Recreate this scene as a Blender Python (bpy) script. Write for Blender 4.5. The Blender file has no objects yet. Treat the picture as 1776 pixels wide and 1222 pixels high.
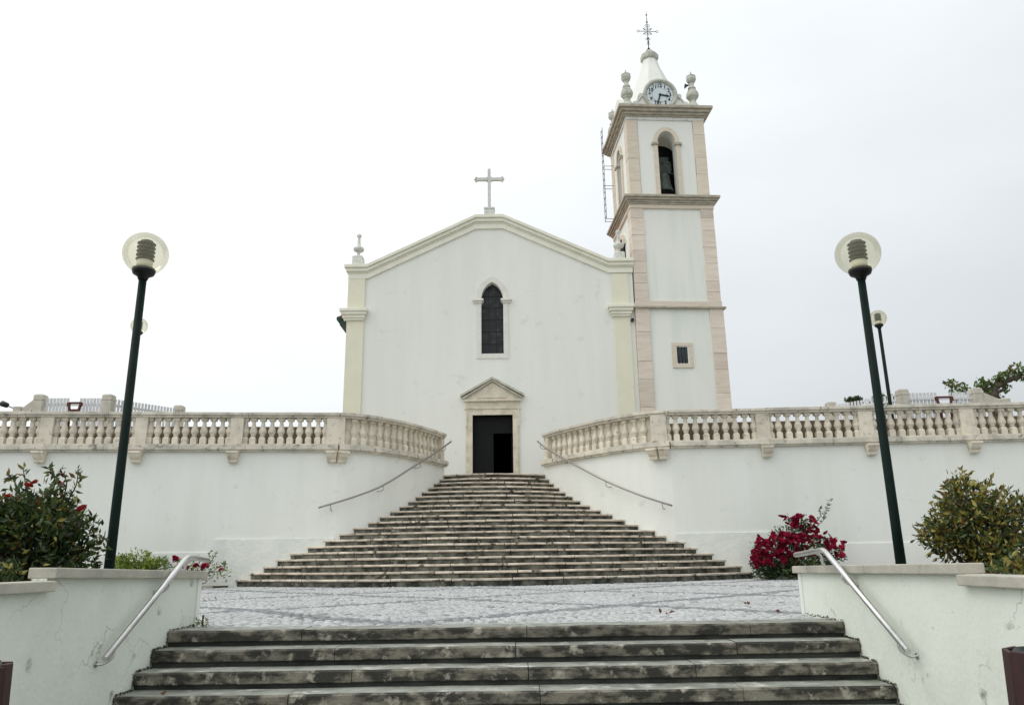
import bpy, bmesh, math, random
import numpy as np
from mathutils import Vector, Matrix, noise
random.seed(7); np.random.seed(7)
S = bpy.context.scene
C = S.collection

# ------------------------------------------------------------------ camera
EYE = 0.56                                   # eye height above the cobbled landing
FPX = 1340.0; CX, CY = 888.0, 611.0
TH = math.atan(0.269); ROLL = 0.0147
Fv = Vector((0, math.cos(TH), math.sin(TH))); R0 = Vector((1, 0, 0)); U0 = R0.cross(Fv)
Rv = math.cos(ROLL)*R0 - math.sin(ROLL)*U0; Uv = math.cos(ROLL)*U0 + math.sin(ROLL)*R0
cam = bpy.data.cameras.new('camera'); cam.sensor_width = 36; cam.lens = 36*FPX/1776
cam.clip_start = .05; cam.clip_end = 3000
co = bpy.data.objects.new('camera', cam); C.objects.link(co)
co.matrix_world = Matrix(((Rv.x, Uv.x, -Fv.x, 0), (Rv.y, Uv.y, -Fv.y, 0), (Rv.z, Uv.z, -Fv.z, EYE), (0, 0, 0, 1)))
S.camera = co
def P(x, y, Y):                              # photo pixel -> point on the vertical plane at distance Y
    d = (x-CX)/FPX*Rv - (y-CY)/FPX*Uv + Fv
    return Vector((0, 0, EYE)) + d*(Y/d.y)

# ------------------------------------------------------------------ world, sun, exposure
SUN_AZ, SUN_EL = math.radians(-102), math.radians(52)       # azimuth from +Y towards +X
sdir = Vector((math.sin(SUN_AZ)*math.cos(SUN_EL), math.cos(SUN_AZ)*math.cos(SUN_EL), math.sin(SUN_EL)))
W = bpy.data.worlds.new('World'); S.world = W; W.use_nodes = True
nt = W.node_tree; nt.nodes.clear()
def N(nt, t, **k):
    n = nt.nodes.new(t)
    for a, b in k.items(): setattr(n, a, b)
    return n
out = N(nt, 'ShaderNodeOutputWorld'); bg = N(nt, 'ShaderNodeBackground'); bg.inputs[1].default_value = .12
sky = N(nt, 'ShaderNodeTexSky', sky_type='NISHITA'); sky.sun_disc = False
sky.sun_elevation = SUN_EL; sky.sun_rotation = SUN_AZ; sky.dust_density = 4; sky.air_density = 1.2
tc = N(nt, 'ShaderNodeTexCoord')
sep = N(nt, 'ShaderNodeSeparateXYZ'); nt.links.new(tc.outputs['Generated'], sep.inputs[0])
def M_(op, a, b, nt=nt):
    n = N(nt, 'ShaderNodeMath', operation=op)
    for i, v in enumerate((a, b)):
        if v is None: continue
        if isinstance(v, (int, float)): n.inputs[i].default_value = v
        else: nt.links.new(v, n.inputs[i])
    return n.outputs[0]
el = M_('MAXIMUM', sep.outputs[2], 0.0)
dot = N(nt, 'ShaderNodeVectorMath', operation='DOT_PRODUCT'); nt.links.new(tc.outputs['Generated'], dot.inputs[0]); dot.inputs[1].default_value = sdir
gain = M_('ADD', M_('MULTIPLY', dot.outputs['Value'], .62), .90)             # veil is brighter round the hidden sun
zen = M_('ADD', M_('MULTIPLY', el, .26), .98)                               # overcast: zenith brighter than horizon
nz = N(nt, 'ShaderNodeTexNoise'); nz.inputs['Scale'].default_value = 1.6; nz.inputs['Detail'].default_value = 5; nz.inputs['Roughness'].default_value = .5
mp = N(nt, 'ShaderNodeMapping'); mp.inputs['Scale'].default_value = (1, 1, 2.6)
nt.links.new(tc.outputs['Generated'], mp.inputs[0]); nt.links.new(mp.outputs[0], nz.inputs[0])
cl = M_('ADD', M_('MULTIPLY', nz.outputs[0], .40), .80)
lum = M_('MULTIPLY', M_('MULTIPLY', gain, zen), cl)
lum = M_('MULTIPLY', lum, 8.0)
tint = N(nt, 'ShaderNodeMix', data_type='RGBA'); tint.inputs[6].default_value = (.93, .97, 1.0, 1); tint.inputs[7].default_value = (1.0, 1.0, 1.0, 1)
nt.links.new(M_('MAXIMUM', dot.outputs['Value'], 0.0), tint.inputs[0])
vs = N(nt, 'ShaderNodeVectorMath', operation='SCALE'); nt.links.new(tint.outputs[2], vs.inputs[0]); nt.links.new(lum, vs.inputs[3])
mx = N(nt, 'ShaderNodeMix', data_type='RGBA'); mx.inputs[0].default_value = .93
nt.links.new(sky.outputs[0], mx.inputs[6]); nt.links.new(vs.outputs[0], mx.inputs[7])
nt.links.new(mx.outputs[2], bg.inputs[0]); nt.links.new(bg.outputs[0], out.inputs[0])
sl = bpy.data.lights.new('sun', 'SUN'); sl.energy = .5; sl.angle = math.radians(25); sl.color = (1, .97, .92)
so = bpy.data.objects.new('sun', sl); C.objects.link(so)
so.rotation_mode = 'QUATERNION'; so.rotation_quaternion = sdir.to_track_quat('Z', 'Y'); so.location = (0, 0, 60)
S.view_settings.view_transform = 'Standard'; S.view_settings.look = 'None'
S.view_settings.exposure = 0.0; S.view_settings.gamma = 1
S.render.engine = 'CYCLES'

# ------------------------------------------------------------------ materials
MATS = {}
def mat(name, col, rough=.8, var=None, vscale=3.0, vlo=.4, vhi=.65, stretch=None, bump=0, bscale=40, spec=.3, metal=0,
        var2=None, v2scale=12, v2lo=.55, v2hi=.7, rnd=0, crack=0, detail=8):
    m = bpy.data.materials.new(name); m.use_nodes = True; t = m.node_tree; b = t.nodes['Principled BSDF']
    b.inputs['Roughness'].default_value = rough; b.inputs['Metallic'].default_value = metal
    b.inputs['Specular IOR Level'].default_value = spec
    tc = N(t, 'ShaderNodeTexCoord'); geo = N(t, 'ShaderNodeNewGeometry')
    vec = geo.outputs['Position']
    def mapped(st):
        mp = N(t, 'ShaderNodeMapping'); mp.inputs['Scale'].default_value = st or (1, 1, 1); t.links.new(vec, mp.inputs[0]); return mp.outputs[0]
    cur = None
    base = N(t, 'ShaderNodeRGB'); base.outputs[0].default_value = (*col, 1); cur = base.outputs[0]
    def layer(c2, sc, lo, hi, st, cur, det=detail):
        n = N(t, 'ShaderNodeTexNoise'); n.inputs['Scale'].default_value = sc; n.inputs['Detail'].default_value = det; n.inputs['Roughness'].default_value = .62
        t.links.new(mapped(st), n.inputs[0])
        r = N(t, 'ShaderNodeMapRange'); r.inputs[1].default_value = lo; r.inputs[2].default_value = hi; t.links.new(n.outputs[0], r.inputs[0])
        x = N(t, 'ShaderNodeMix', data_type='RGBA'); t.links.new(r.outputs[0], x.inputs[0]); t.links.new(cur, x.inputs[6]); x.inputs[7].default_value = (*c2, 1)
        return x.outputs[2]
    if var: cur = layer(var, vscale, vlo, vhi, stretch, cur)
    if var2: cur = layer(var2, v2scale, v2lo, v2hi, None, cur)
    if crack:
        v = N(t, 'ShaderNodeTexVoronoi', feature='DISTANCE_TO_EDGE'); v.inputs['Scale'].default_value = 1.15
        n = N(t, 'ShaderNodeTexNoise'); n.inputs['Scale'].default_value = 3.5; n.inputs['Detail'].default_value = 6
        t.links.new(vec, n.inputs[0])
        ad = N(t, 'ShaderNodeVectorMath', operation='MULTIPLY_ADD'); t.links.new(n.outputs[1], ad.inputs[0]); ad.inputs[1].default_value = (.7, .7, .7); t.links.new(vec, ad.inputs[2])
        t.links.new(ad.outputs[0], v.inputs[0])
        r = N(t, 'ShaderNodeMapRange'); r.inputs[1].default_value = .011; r.inputs[2].default_value = .002; t.links.new(v.outputs[0], r.inputs[0])
        n2 = N(t, 'ShaderNodeTexNoise'); n2.inputs['Scale'].default_value = 1.7; n2.inputs['Detail'].default_value = 3; t.links.new(vec, n2.inputs[0])
        r2 = N(t, 'ShaderNodeMapRange'); r2.inputs[1].default_value = .49; r2.inputs[2].default_value = .64; r2.inputs[4].default_value = crack; t.links.new(n2.outputs[0], r2.inputs[0])
        f = M_('MULTIPLY', r.outputs[0], r2.outputs[0], t)
        x = N(t, 'ShaderNodeMix', data_type='RGBA'); t.links.new(f, x.inputs[0]); t.links.new(cur, x.inputs[6]); x.inputs[7].default_value = (.16, .17, .14, 1); cur = x.outputs[2]
    if rnd:
        oi = N(t, 'ShaderNodeObjectInfo'); r = N(t, 'ShaderNodeMapRange'); r.inputs[3].default_value = 1-rnd; r.inputs[4].default_value = 1+rnd
        t.links.new(oi.outputs['Random'], r.inputs[0])
        x = N(t, 'ShaderNodeVectorMath', operation='SCALE'); t.links.new(cur, x.inputs[0]); t.links.new(r.outputs[0], x.inputs[3]); cur = x.outputs[0]
    t.links.new(cur, b.inputs['Base Color'])
    if bump:
        n = N(t, 'ShaderNodeTexNoise'); n.inputs['Scale'].default_value = bscale; n.inputs['Detail'].default_value = 6; n.inputs['Roughness'].default_value = .6
        t.links.new(vec, n.inputs[0]); bp = N(t, 'ShaderNodeBump'); bp.inputs['Strength'].default_value = bump; bp.inputs['Distance'].default_value = .02
        t.links.new(n.outputs[0], bp.inputs['Height']); t.links.new(bp.outputs[0], b.inputs['Normal'])
    MATS[name] = m; return m
WALL = (.775, .790, .735)
mat('white_plaster', WALL, .85, var=(.735, .755, .70), vscale=1.3, stretch=(1.3, 1.3, .14), var2=(.62, .65, .59), v2scale=2.3, v2lo=.6, v2hi=.80, bump=.12, bscale=30)
mat('tower_plaster', WALL, .85, var=(.66, .72, .655), vscale=.9, vlo=.48, vhi=.7, stretch=(1.6, 1.6, .16), bump=.12, bscale=30)
mat('terrace_plaster', (.775, .795, .745), .88, var=(.735, .757, .70), vscale=1.4, stretch=(1.3, 1.3, .14), var2=(.60, .635, .565), v2scale=3, v2lo=.6, v2hi=.82, bump=.25, bscale=18)
mat('rough_plaster', WALL, .9, var=(.67, .71, .655), vscale=2, bump=.9, bscale=9)
mat('cracked_plaster', (.735, .775, .695), .88, var=(.63, .675, .59), vscale=1.5, vlo=.42, vhi=.72, var2=(.26, .27, .22), v2scale=4.5, v2lo=.62, v2hi=.73, bump=.25, bscale=22, crack=.5)
mat('cream_paint', (.74, .725, .575), .8, var=(.70, .685, .54), vscale=1.5, bump=.1)
mat('cornice_paint', (.79, .785, .67), .8, var=(.72, .72, .60), vscale=2.5, bump=.1)
mat('white_stone', (.66, .67, .62), .85, var=(.50, .52, .47), vscale=5, vlo=.45, bump=.3, bscale=25)
mat('grey_stone', (.52, .53, .46), .85, var=(.36, .37, .32), vscale=5, vlo=.45, bump=.3, bscale=25)
mat('cornice_stone', (.46, .42, .34), .85, var=(.30, .29, .23), vscale=4, vlo=.42, stretch=(1, 1, 3), bump=.3, bscale=25)
mat('window_stone', (.73, .725, .67), .85, var=(.66, .655, .60), vscale=4, bump=.2)
mat('door_stone', (.70, .645, .53), .85, var=(.52, .48, .37), vscale=3, bump=.2)
mat('quoin_stone', (.68, .62, .53), .8, var=(.60, .515, .425), vscale=2.2, stretch=(.6, .6, 3.5), var2=(.66, .60, .50), v2scale=3, rnd=.12, bump=.35, bscale=14)
mat('belfry_stone', (.68, .62, .51), .8, var=(.62, .54, .43), vscale=2.2, stretch=(.6, .6, 3), rnd=.05, bump=.3, bscale=14)
mat('baluster_stone', (.70, .65, .54), .85, var=(.54, .50, .405), vscale=3, vlo=.43, vhi=.68, var2=(.33, .315, .26), v2scale=6, v2lo=.58, v2hi=.72, rnd=.09, bump=.35, bscale=20)
mat('coping_stone', (.64, .60, .505), .88, var=(.42, .405, .345), vscale=2.6, vlo=.42, vhi=.66, var2=(.15, .15, .13), v2scale=6, v2lo=.57, v2hi=.70, rnd=.09, bump=.5, bscale=18)
mat('planter_coping', (.47, .45, .375), .85, var=(.35, .345, .30), vscale=3, var2=(.22, .225, .19), v2scale=8, v2lo=.62, v2hi=.75, rnd=.06, bump=.35, bscale=22)
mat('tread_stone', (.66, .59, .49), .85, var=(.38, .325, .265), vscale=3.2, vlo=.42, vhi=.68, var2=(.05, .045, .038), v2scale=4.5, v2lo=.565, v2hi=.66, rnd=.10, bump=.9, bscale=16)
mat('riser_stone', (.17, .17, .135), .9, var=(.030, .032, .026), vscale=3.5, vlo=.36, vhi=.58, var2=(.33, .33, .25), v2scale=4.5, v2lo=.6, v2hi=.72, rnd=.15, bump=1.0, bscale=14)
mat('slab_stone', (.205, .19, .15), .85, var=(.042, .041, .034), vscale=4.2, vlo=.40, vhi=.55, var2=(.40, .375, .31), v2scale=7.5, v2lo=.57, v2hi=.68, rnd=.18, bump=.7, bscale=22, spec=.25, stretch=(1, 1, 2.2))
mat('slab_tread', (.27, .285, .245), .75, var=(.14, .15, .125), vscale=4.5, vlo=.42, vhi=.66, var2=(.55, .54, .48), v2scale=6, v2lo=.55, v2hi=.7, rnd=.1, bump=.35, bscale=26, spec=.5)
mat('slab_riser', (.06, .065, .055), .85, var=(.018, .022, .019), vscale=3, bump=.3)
mat('cobble_white', (.55, .565, .555), .8, var=(.36, .375, .37), vscale=9, var2=(.34, .35, .34), v2scale=1.2, v2lo=.5, v2hi=.75, bump=.3, spec=.45)
mat('cobble_dark', (.27, .285, .29), .7, var=(.19, .20, .205), vscale=14, bump=.3, spec=.45)
mat('ground_pave', (.30, .30, .28), .9, var=(.22, .22, .21), vscale=2, bump=.3)
mat('terrace_pave', (.40, .37, .31), .9, var=(.30, .28, .24), vscale=2, bump=.3)
mat('soil', (.07, .05, .035), .95, var=(.11, .08, .055), vscale=8, bump=.9, bscale=20)
mat('brown_wall', (.17, .13, .09), .9, var=(.13, .10, .07), vscale=2, bump=.3)
mat('dark_glass', (.018, .020, .021), .32, var=(.045, .052, .052), vscale=5, vlo=.5, vhi=.7, bump=.5, bscale=11, spec=.25)
mat('pane_glass', (.015, .02, .022), .15, spec=.5)
mat('lead', (.008, .009, .009), .6)
mat('dark_wood', (.008, .010, .009), .6, var=(.006, .007, .006), vscale=4, spec=.15)
mat('interior', (.012, .014, .013), .95)
mat('white_frame', (.75, .76, .74), .5)
mat('iron', (.035, .04, .04), .55, spec=.4)
mat('ladder_iron', (.10, .105, .10), .6)
mat('bronze', (.045, .055, .047), .5, var=(.075, .095, .08), vscale=6, metal=.3)
mat('yoke_green', (.03, .042, .034), .7, var=(.06, .075, .06), vscale=5)
mat('pole_green', (.003, .011, .008), .6, spec=.12, var=(.005, .015, .011), vscale=8)
mat('black_plastic', (.008, .009, .009), .4)
mat('eave_green', (.018, .045, .038), .5)
mat('roof_tile', (.30, .12, .07), .85, var=(.22, .10, .06), vscale=6)
mat('steel', (.62, .62, .60), .28, metal=1, var=(.50, .50, .48), vscale=12)
mat('rail_steel', (.30, .29, .265), .42, metal=.85)
mat('bin_wood', (.040, .012, .011), .6, var=(.026, .009, .008), vscale=6, stretch=(6, 6, .6), spec=.45, rnd=.12)
mat('bin_liner', (.012, .014, .016), .45)
mat('fence_white', (.66, .68, .68), .6, var=(.56, .58, .58), vscale=6)
mat('post_stone', (.58, .555, .47), .85, var=(.45, .43, .36), vscale=5, bump=.3)
mat('red_metal', (.09, .026, .02), .6, spec=.2)
mat('clock_white', (.70, .76, .77), .5)
mat('clock_blue', (.60, .68, .70), .5)
mat('clock_black', (.008, .02, .025), .4)
mat('socket_white', (.75, .74, .66), .5)
mat('louvre', (.13, .14, .125), .4, metal=.4)
mat('bark', (.055, .045, .032), .9, var=(.09, .08, .06), vscale=9, bump=.8, bscale=18)
mat('twig', (.06, .05, .03), .9)
mat('petal_rose', (.24, .006, .030), .65, rnd=.45, spec=.2)
mat('petal_red', (.28, .022, .018), .6, rnd=.2, spec=.2)
mat('dry_leaf', (.13, .05, .03), .8)
def leafmat(name, col, back, rough=.35):
    m = bpy.data.materials.new(name); m.use_nodes = True; t = m.node_tree; b = t.nodes['Principled BSDF']
    b.inputs['Roughness'].default_value = rough; b.inputs['Specular IOR Level'].default_value = .4
    geo = N(t, 'ShaderNodeNewGeometry'); hs = N(t, 'ShaderNodeHueSaturation'); hs.inputs['Color'].default_value = (*col, 1)
    r = N(t, 'ShaderNodeMapRange'); r.inputs[3].default_value = .55; r.inputs[4].default_value = 1.5
    t.links.new(geo.outputs['Random Per Island'], r.inputs[0]); t.links.new(r.outputs[0], hs.inputs['Value']); t.links.new(hs.outputs[0], b.inputs['Base Color'])
    tr = N(t, 'ShaderNodeBsdfTranslucent'); tr.inputs[0].default_value = (*back, 1)
    ms = N(t, 'ShaderNodeMixShader'); ms.inputs[0].default_value = .25
    o = t.nodes['Material Output']; t.links.new(b.outputs[0], ms.inputs[1]); t.links.new(tr.outputs[0], ms.inputs[2]); t.links.new(ms.outputs[0], o.inputs[0])
    MATS[name] = m
leafmat('leaf_dark', (.018, .036, .014), (.05, .09, .02))
leafmat('leaf_mid', (.062, .098, .028), (.09, .14, .03))
leafmat('leaf_yellow', (.26, .235, .05), (.22, .18, .04))
leafmat('leaf_bronze', (.15, .075, .03), (.20, .10, .03))
leafmat('leaf_lime', (.26, .30, .035), (.30, .36, .05))
leafmat('leaf_fresh', (.115, .20, .045), (.14, .22, .04))
leafmat('leaf_far', (.045, .06, .03), (.06, .08, .03))
def glassmat():
    m = bpy.data.materials.new('globe'); m.use_nodes = True; t = m.node_tree; t.nodes.remove(t.nodes['Principled BSDF'])
    o = t.nodes['Material Output']; tr = N(t, 'ShaderNodeBsdfTransparent'); tr.inputs[0].default_value = (.91, .90, .81, 1)
    tl = N(t, 'ShaderNodeBsdfTranslucent'); tl.inputs[0].default_value = (.80, .78, .64, 1)
    df = N(t, 'ShaderNodeBsdfDiffuse'); df.inputs[0].default_value = (.62, .60, .48, 1)
    gl = N(t, 'ShaderNodeBsdfGlossy'); gl.inputs['Roughness'].default_value = .12
    a = N(t, 'ShaderNodeMixShader'); a.inputs[0].default_value = .5; t.links.new(tl.outputs[0], a.inputs[1]); t.links.new(df.outputs[0], a.inputs[2])
    b = N(t, 'ShaderNodeMixShader'); b.inputs[0].default_value = .17; t.links.new(tr.outputs[0], b.inputs[1]); t.links.new(a.outputs[0], b.inputs[2])
    lw = N(t, 'ShaderNodeLayerWeight'); lw.inputs[0].default_value = .25
    c = N(t, 'ShaderNodeMixShader'); t.links.new(M_('MULTIPLY', lw.outputs['Fresnel'], .35, t), c.inputs[0]); t.links.new(b.outputs[0], c.inputs[1]); t.links.new(gl.outputs[0], c.inputs[2])
    t.links.new(c.outputs[0], o.inputs[0]); MATS['globe'] = m
glassmat()

# ------------------------------------------------------------------ helpers
WM = {}                                      # world matrices of built objects
def link(o, parent, wm):
    C.objects.link(o)
    if parent is not None:
        o.parent = parent; o.matrix_parent_inverse = WM[parent].inverted()
    WM[o] = wm
def tag(o, label=None, cat=None, group=None, kind=None):
    if label: o['label'] = label
    if cat: o['category'] = cat
    if group: o['group'] = group
    if kind: o['kind'] = kind
    return o
def thing(name, loc, label=None, cat=None, group=None, kind=None):
    o = bpy.data.objects.new(name, None); o.empty_display_size = .2; o.location = loc
    link(o, None, Matrix.Translation(loc)); return tag(o, label, cat, group, kind)
class MB:
    def __init__(s): s.v = []; s.f = []; s.mi = []; s.m = 0; s.sm = []
    def add(s, vs, fs, smooth=False):
        b = len(s.v); s.v += [Vector(v) for v in vs]
        for f in fs: s.f.append([i+b for i in f]); s.mi.append(s.m); s.sm.append(smooth)
        return s
    def box(s, a, b, T=None):
        (x0, y0, z0), (x1, y1, z1) = a, b
        vs = [(x0,y0,z0),(x1,y0,z0),(x1,y1,z0),(x0,y1,z0),(x0,y0,z1),(x1,y0,z1),(x1,y1,z1),(x0,y1,z1)]
        if T: vs = [T(*v) for v in vs]
        return s.add(vs, [(0,3,2,1),(4,5,6,7),(0,1,5,4),(1,2,6,5),(2,3,7,6),(3,0,4,7)])
    def prism(s, pts, lo, hi, T):            # pts: 2D outline (CCW); T(u,v,w) -> world, w from lo to hi
        n = len(pts); vs = [T(u, v, lo) for u, v in pts]+[T(u, v, hi) for u, v in pts]
        return s.add(vs, [list(range(n))[::-1], list(range(n, 2*n))]+[(i, (i+1) % n, (i+1) % n+n, i+n) for i in range(n)])
    def frustum(s, c, a, b, z0, z1):         # rectangular frustum: half sizes a=(ax,ay) -> b
        x, y = c
        vs = [(x-a[0],y-a[1],z0),(x+a[0],y-a[1],z0),(x+a[0],y+a[1],z0),(x-a[0],y+a[1],z0),(x-b[0],y-b[1],z1),(x+b[0],y-b[1],z1),(x+b[0],y+b[1],z1),(x-b[0],y+b[1],z1)]
        return s.add(vs, [(0,3,2,1),(4,5,6,7),(0,1,5,4),(1,2,6,5),(2,3,7,6),(3,0,4,7)])
    def lathe(s, prof, c=(0,0,0), n=16, smooth=True, ph=0, T=None):
        vs = []; fs = []
        for r, z in prof:
            for k in range(n):
                a = 2*math.pi*k/n+ph; p = (c[0]+r*math.cos(a), c[1]+r*math.sin(a), c[2]+z); vs.append(T(*p) if T else p)
        for i in range(len(prof)-1):
            for k in range(n): fs.append((i*n+k, i*n+(k+1) % n, (i+1)*n+(k+1) % n, (i+1)*n+k))
        s.add(vs, fs, smooth); b = len(s.v)-len(vs)
        s.f.append([b+k for k in range(n)][::-1]); s.mi.append(s.m); s.sm.append(False)
        s.f.append([b+(len(prof)-1)*n+k for k in range(n)]); s.mi.append(s.m); s.sm.append(False)
        return s
    def tube(s, pts, r, n=8, caps=True):
        pts = [Vector(p) for p in pts]; rs = r if isinstance(r, (list, tuple)) else [r]*len(pts)
        vs = []; up = Vector((.13, .21, 1)).normalized(); pu = None
        for i, p in enumerate(pts):
            d = (pts[min(i+1, len(pts)-1)]-pts[max(i-1, 0)]).normalized()
            u = (pu - d*pu.dot(d)) if pu is not None else d.cross(up if abs(d.dot(up)) < .9 else Vector((1, 0, .1)))
            u.normalize(); pu = u; w = d.cross(u)
            for k in range(n):
                a = 2*math.pi*k/n; vs.append(p+(u*math.cos(a)+w*math.sin(a))*rs[i])
        fs = [(i*n+k, i*n+(k+1) % n, (i+1)*n+(k+1) % n, (i+1)*n+k) for i in range(len(pts)-1) for k in range(n)]
        s.add(vs, fs, True)
        if caps:
            b = len(s.v)-len(vs)
            s.f.append([b+k for k in range(n)][::-1]); s.f.append([b+(len(pts)-1)*n+k for k in range(n)]); s.mi += [s.m]*2; s.sm += [False]*2
        return s
    def mesh(s, name, mats, org=None):
        me = bpy.data.meshes.new(name); o = Vector(org) if org is not None else Vector((0, 0, 0))
        me.from_pydata([tuple(v-o) for v in s.v], [], s.f)
        for m in (mats if isinstance(mats, (list, tuple)) else [mats]): me.materials.append(MATS[m])
        me.polygons.foreach_set('material_index', s.mi); me.polygons.foreach_set('use_smooth', s.sm)
        bm = bmesh.new(); bm.from_mesh(me); bmesh.ops.recalc_face_normals(bm, faces=bm.faces); bm.to_mesh(me); bm.free()
        me.update(); return me
    def build(s, name, mats, parent=None, label=None, cat=None, group=None, kind=None, bevel=0):
        lo = Vector([min(v[i] for v in s.v) for i in range(3)]); hi = Vector([max(v[i] for v in s.v) for i in range(3)])
        org = Vector(((lo.x+hi.x)/2, (lo.y+hi.y)/2, lo.z))
        o = bpy.data.objects.new(name, s.mesh(name, mats, org)); o.location = org
        link(o, parent, Matrix.Translation(org))
        if bevel:
            b = o.modifiers.new('bevel', 'BEVEL'); b.width = bevel; b.segments = 2; b.limit_method = 'ANGLE'
        return tag(o, label, cat, group, kind)
def inst(me, name, parent, loc, rz=0, scale=None, label=None, cat=None, group=None, kind=None, rot=None):
    o = bpy.data.objects.new(name, me); o.location = loc; o.rotation_euler = rot or (0, 0, rz)
    if scale: o.scale = scale if isinstance(scale, (tuple, list)) else (scale,)*3
    wm = Matrix.Translation(Vector(loc)) @ o.rotation_euler.to_matrix().to_4x4()
    link(o, parent, wm); return tag(o, label, cat, group, kind)
def jitter(mb, a, sc=2.0):                   # worn, uneven stone
    for v in mb.v:
        n = noise.noise_vector(v*sc+Vector((3.1, 7.7, 1.3))); v += n*a
    return mb
rng = random.Random(11)
XY = lambda x, y, z: (x, y, z)

# ------------------------------------------------------------------ terrace wall lines (outer faces)
Lc = [(-24,20.3),(-14,21.15),(-9.5,21.6),(-5.0,22.05),(-4.24,22.5),(-3.53,23.4),(-2.95,24.5),(-2.34,26.2)]
Rc = [(24,21.5),(14.6,21.95),(8.6,22.25),(4.55,22.38),(3.8,22.72),(3.05,23.4),(2.05,24.75),(1.04,26.45)]
def curve_part(c, n=6):                      # the rounded part, from the corner pier to the top of the stairs
    c = [Vector(p) for p in c]; o = []
    for k in range(3, len(c)-1):
        p1, p2 = c[k], c[k+1]; p0 = c[k-1] if k > 3 else p1-(c[3]-c[2]).normalized()*(p2-p1).length; p3 = c[min(k+2, len(c)-1)]
        for i in range(n):
            t = i/n; o.append(.5*(2*p1+(p2-p0)*t+(2*p0-5*p1+4*p2-p3)*t*t+(3*p1-p0-3*p2+p3)*t**3))
    o.append(c[-1]); return o
def whole(c): return [Vector(p) for p in c[:3]]+curve_part(c)
def offset(line, d):                         # offset a plan polyline sideways
    o = []
    for i, p in enumerate(line):
        t = (line[min(i+1, len(line)-1)]-line[max(i-1, 0)]).normalized(); o.append(p+Vector((-t.y, t.x))*d)
    return o
def strip(mb, a, b, z0, z1):                 # wall between two plan polylines
    n = len(a)
    vs = [(p.x, p.y, z0) for p in a]+[(p.x, p.y, z0) for p in b]+[(p.x, p.y, z1) for p in a]+[(p.x, p.y, z1) for p in b]
    fs = []
    for i in range(n-1):
        fs += [(i, i+1, 2*n+i+1, 2*n+i), (n+i+1, n+i, 3*n+i, 3*n+i+1), (2*n+i, 2*n+i+1, 3*n+i+1, 3*n+i), (i+1, i, n+i, n+i+1)]
    fs += [(0, 2*n, 3*n, n), (n-1, 2*n-1, 4*n-1, 3*n-1)]
    return mb.add(vs, fs)
def walk(line, step=.05):                    # (point, tangent, arc length) along a polyline
    o = []; s = 0
    for a, b in zip(line, line[1:]):
        L = (b-a).length; n = max(1, int(L/step))
        for i in range(n): o.append((a+(b-a)*i/n, (b-a).normalized(), s+L*i/n))
        s += L
    o.append((line[-1], (line[-1]-line[-2]).normalized(), s)); return o
def cut(line, s0, s1):                       # piece of a polyline between two arc lengths
    w = walk(line, .02); s0 = max(s0, 0); pts = []
    cum = [0]
    for a, b in zip(line, line[1:]): cum.append(cum[-1]+(b-a).length)
    def at(s):
        for i in range(len(line)-1):
            if s <= cum[i+1]+1e-9: return line[i]+(line[i+1]-line[i])*((s-cum[i])/(cum[i+1]-cum[i]))
        return line[-1]
    return [at(s0)]+[line[i] for i in range(len(line)) if s0+1e-4 < cum[i] < s1-1e-4]+[at(min(s1, cum[-1]))]
def length(line): return sum((b-a).length for a, b in zip(line, line[1:]))

RISE = .168; NST = 20; TERR = RISE*NST       # upper flight, terrace level 3.36
LRISE = .134; LY0 = 7.22; LGO = .285; XL, XR = -3.08, 2.9; GZ = -8*LRISE
ENDL = [(-7.59,21.79),(-7.25,21.83),(-6.91,21.86),(-6.57,21.89),(-6.24,21.93),(-5.79,21.97),(-5.34,22.02),(-4.9,22.1),(-4.56,22.28),(-4.18,22.55),(-3.91,22.86),(-3.66,23.2),(-3.44,23.55),(-3.23,23.9),(-3.05,24.27),(-2.9,24.61),(-2.75,25.02),(-2.61,25.42),(-2.46,25.84),(-2.36,26.15)]
ENDR = [(6.66,22.32),(6.34,22.33),(5.91,22.34),(5.59,22.36),(5.16,22.37),(4.84,22.38),(4.27,22.42),(3.99,22.58),(3.58,22.88),(3.24,23.19),(2.92,23.56),(2.62,23.94),(2.34,24.33),(2.08,24.71),(1.86,25.05),(1.66,25.39),(1.48,25.68),(1.32,25.97),(1.18,26.21),(1.06,26.42)]
def step_arc(i, n=24):                       # plan curve of step i (0..19), left to right, bowed towards the front
    a, b = Vector(ENDL[i]), Vector(ENDR[i]); sag = .55+max(0, 2.6*(1-i/8.5))
    o = []
    for k in range(n+1):
        t = k/n; p = a+(b-a)*t; p.y -= sag*(1-(2*t-1)**2); o.append(p)
    return o

# ------------------------------------------------------------------ ground, landing, terrace
g = MB(); g.add([(-900,-300,GZ),(900,-300,GZ),(900,1500,GZ),(-900,1500,GZ)], [(0,1,2,3)])
g.build('ground', 'ground_pave', kind='structure')
land = MB(); land.box((-26, LY0+.31, GZ+.02), (26, 22.6, -.035)); land = land.build('landing', 'ground_pave', kind='structure')
ter = MB(); wl = offset(whole(Lc), .2); wr = offset(whole(Rc), -.2)
ta = step_arc(19); top = [(p.x, p.y+.35) for p in ta]
outl = [(-140, 16)]+[(p.x, p.y) for p in wl]+top+[(p.x, p.y) for p in wr[::-1]]+[(140, 16), (140, 160), (-140, 160)]
ter.prism([(x, y) for x, y in outl], TERR-.15, TERR-.012, lambda u, v, w: (u, v, w))
ter.build('terrace', 'terrace_pave', kind='structure')
# earth under the terrace, behind the retaining walls
e = MB(); e.box((-140, 29, GZ), (140, 160, TERR-.16)); e.build('terrain', 'soil', kind='structure')

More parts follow.
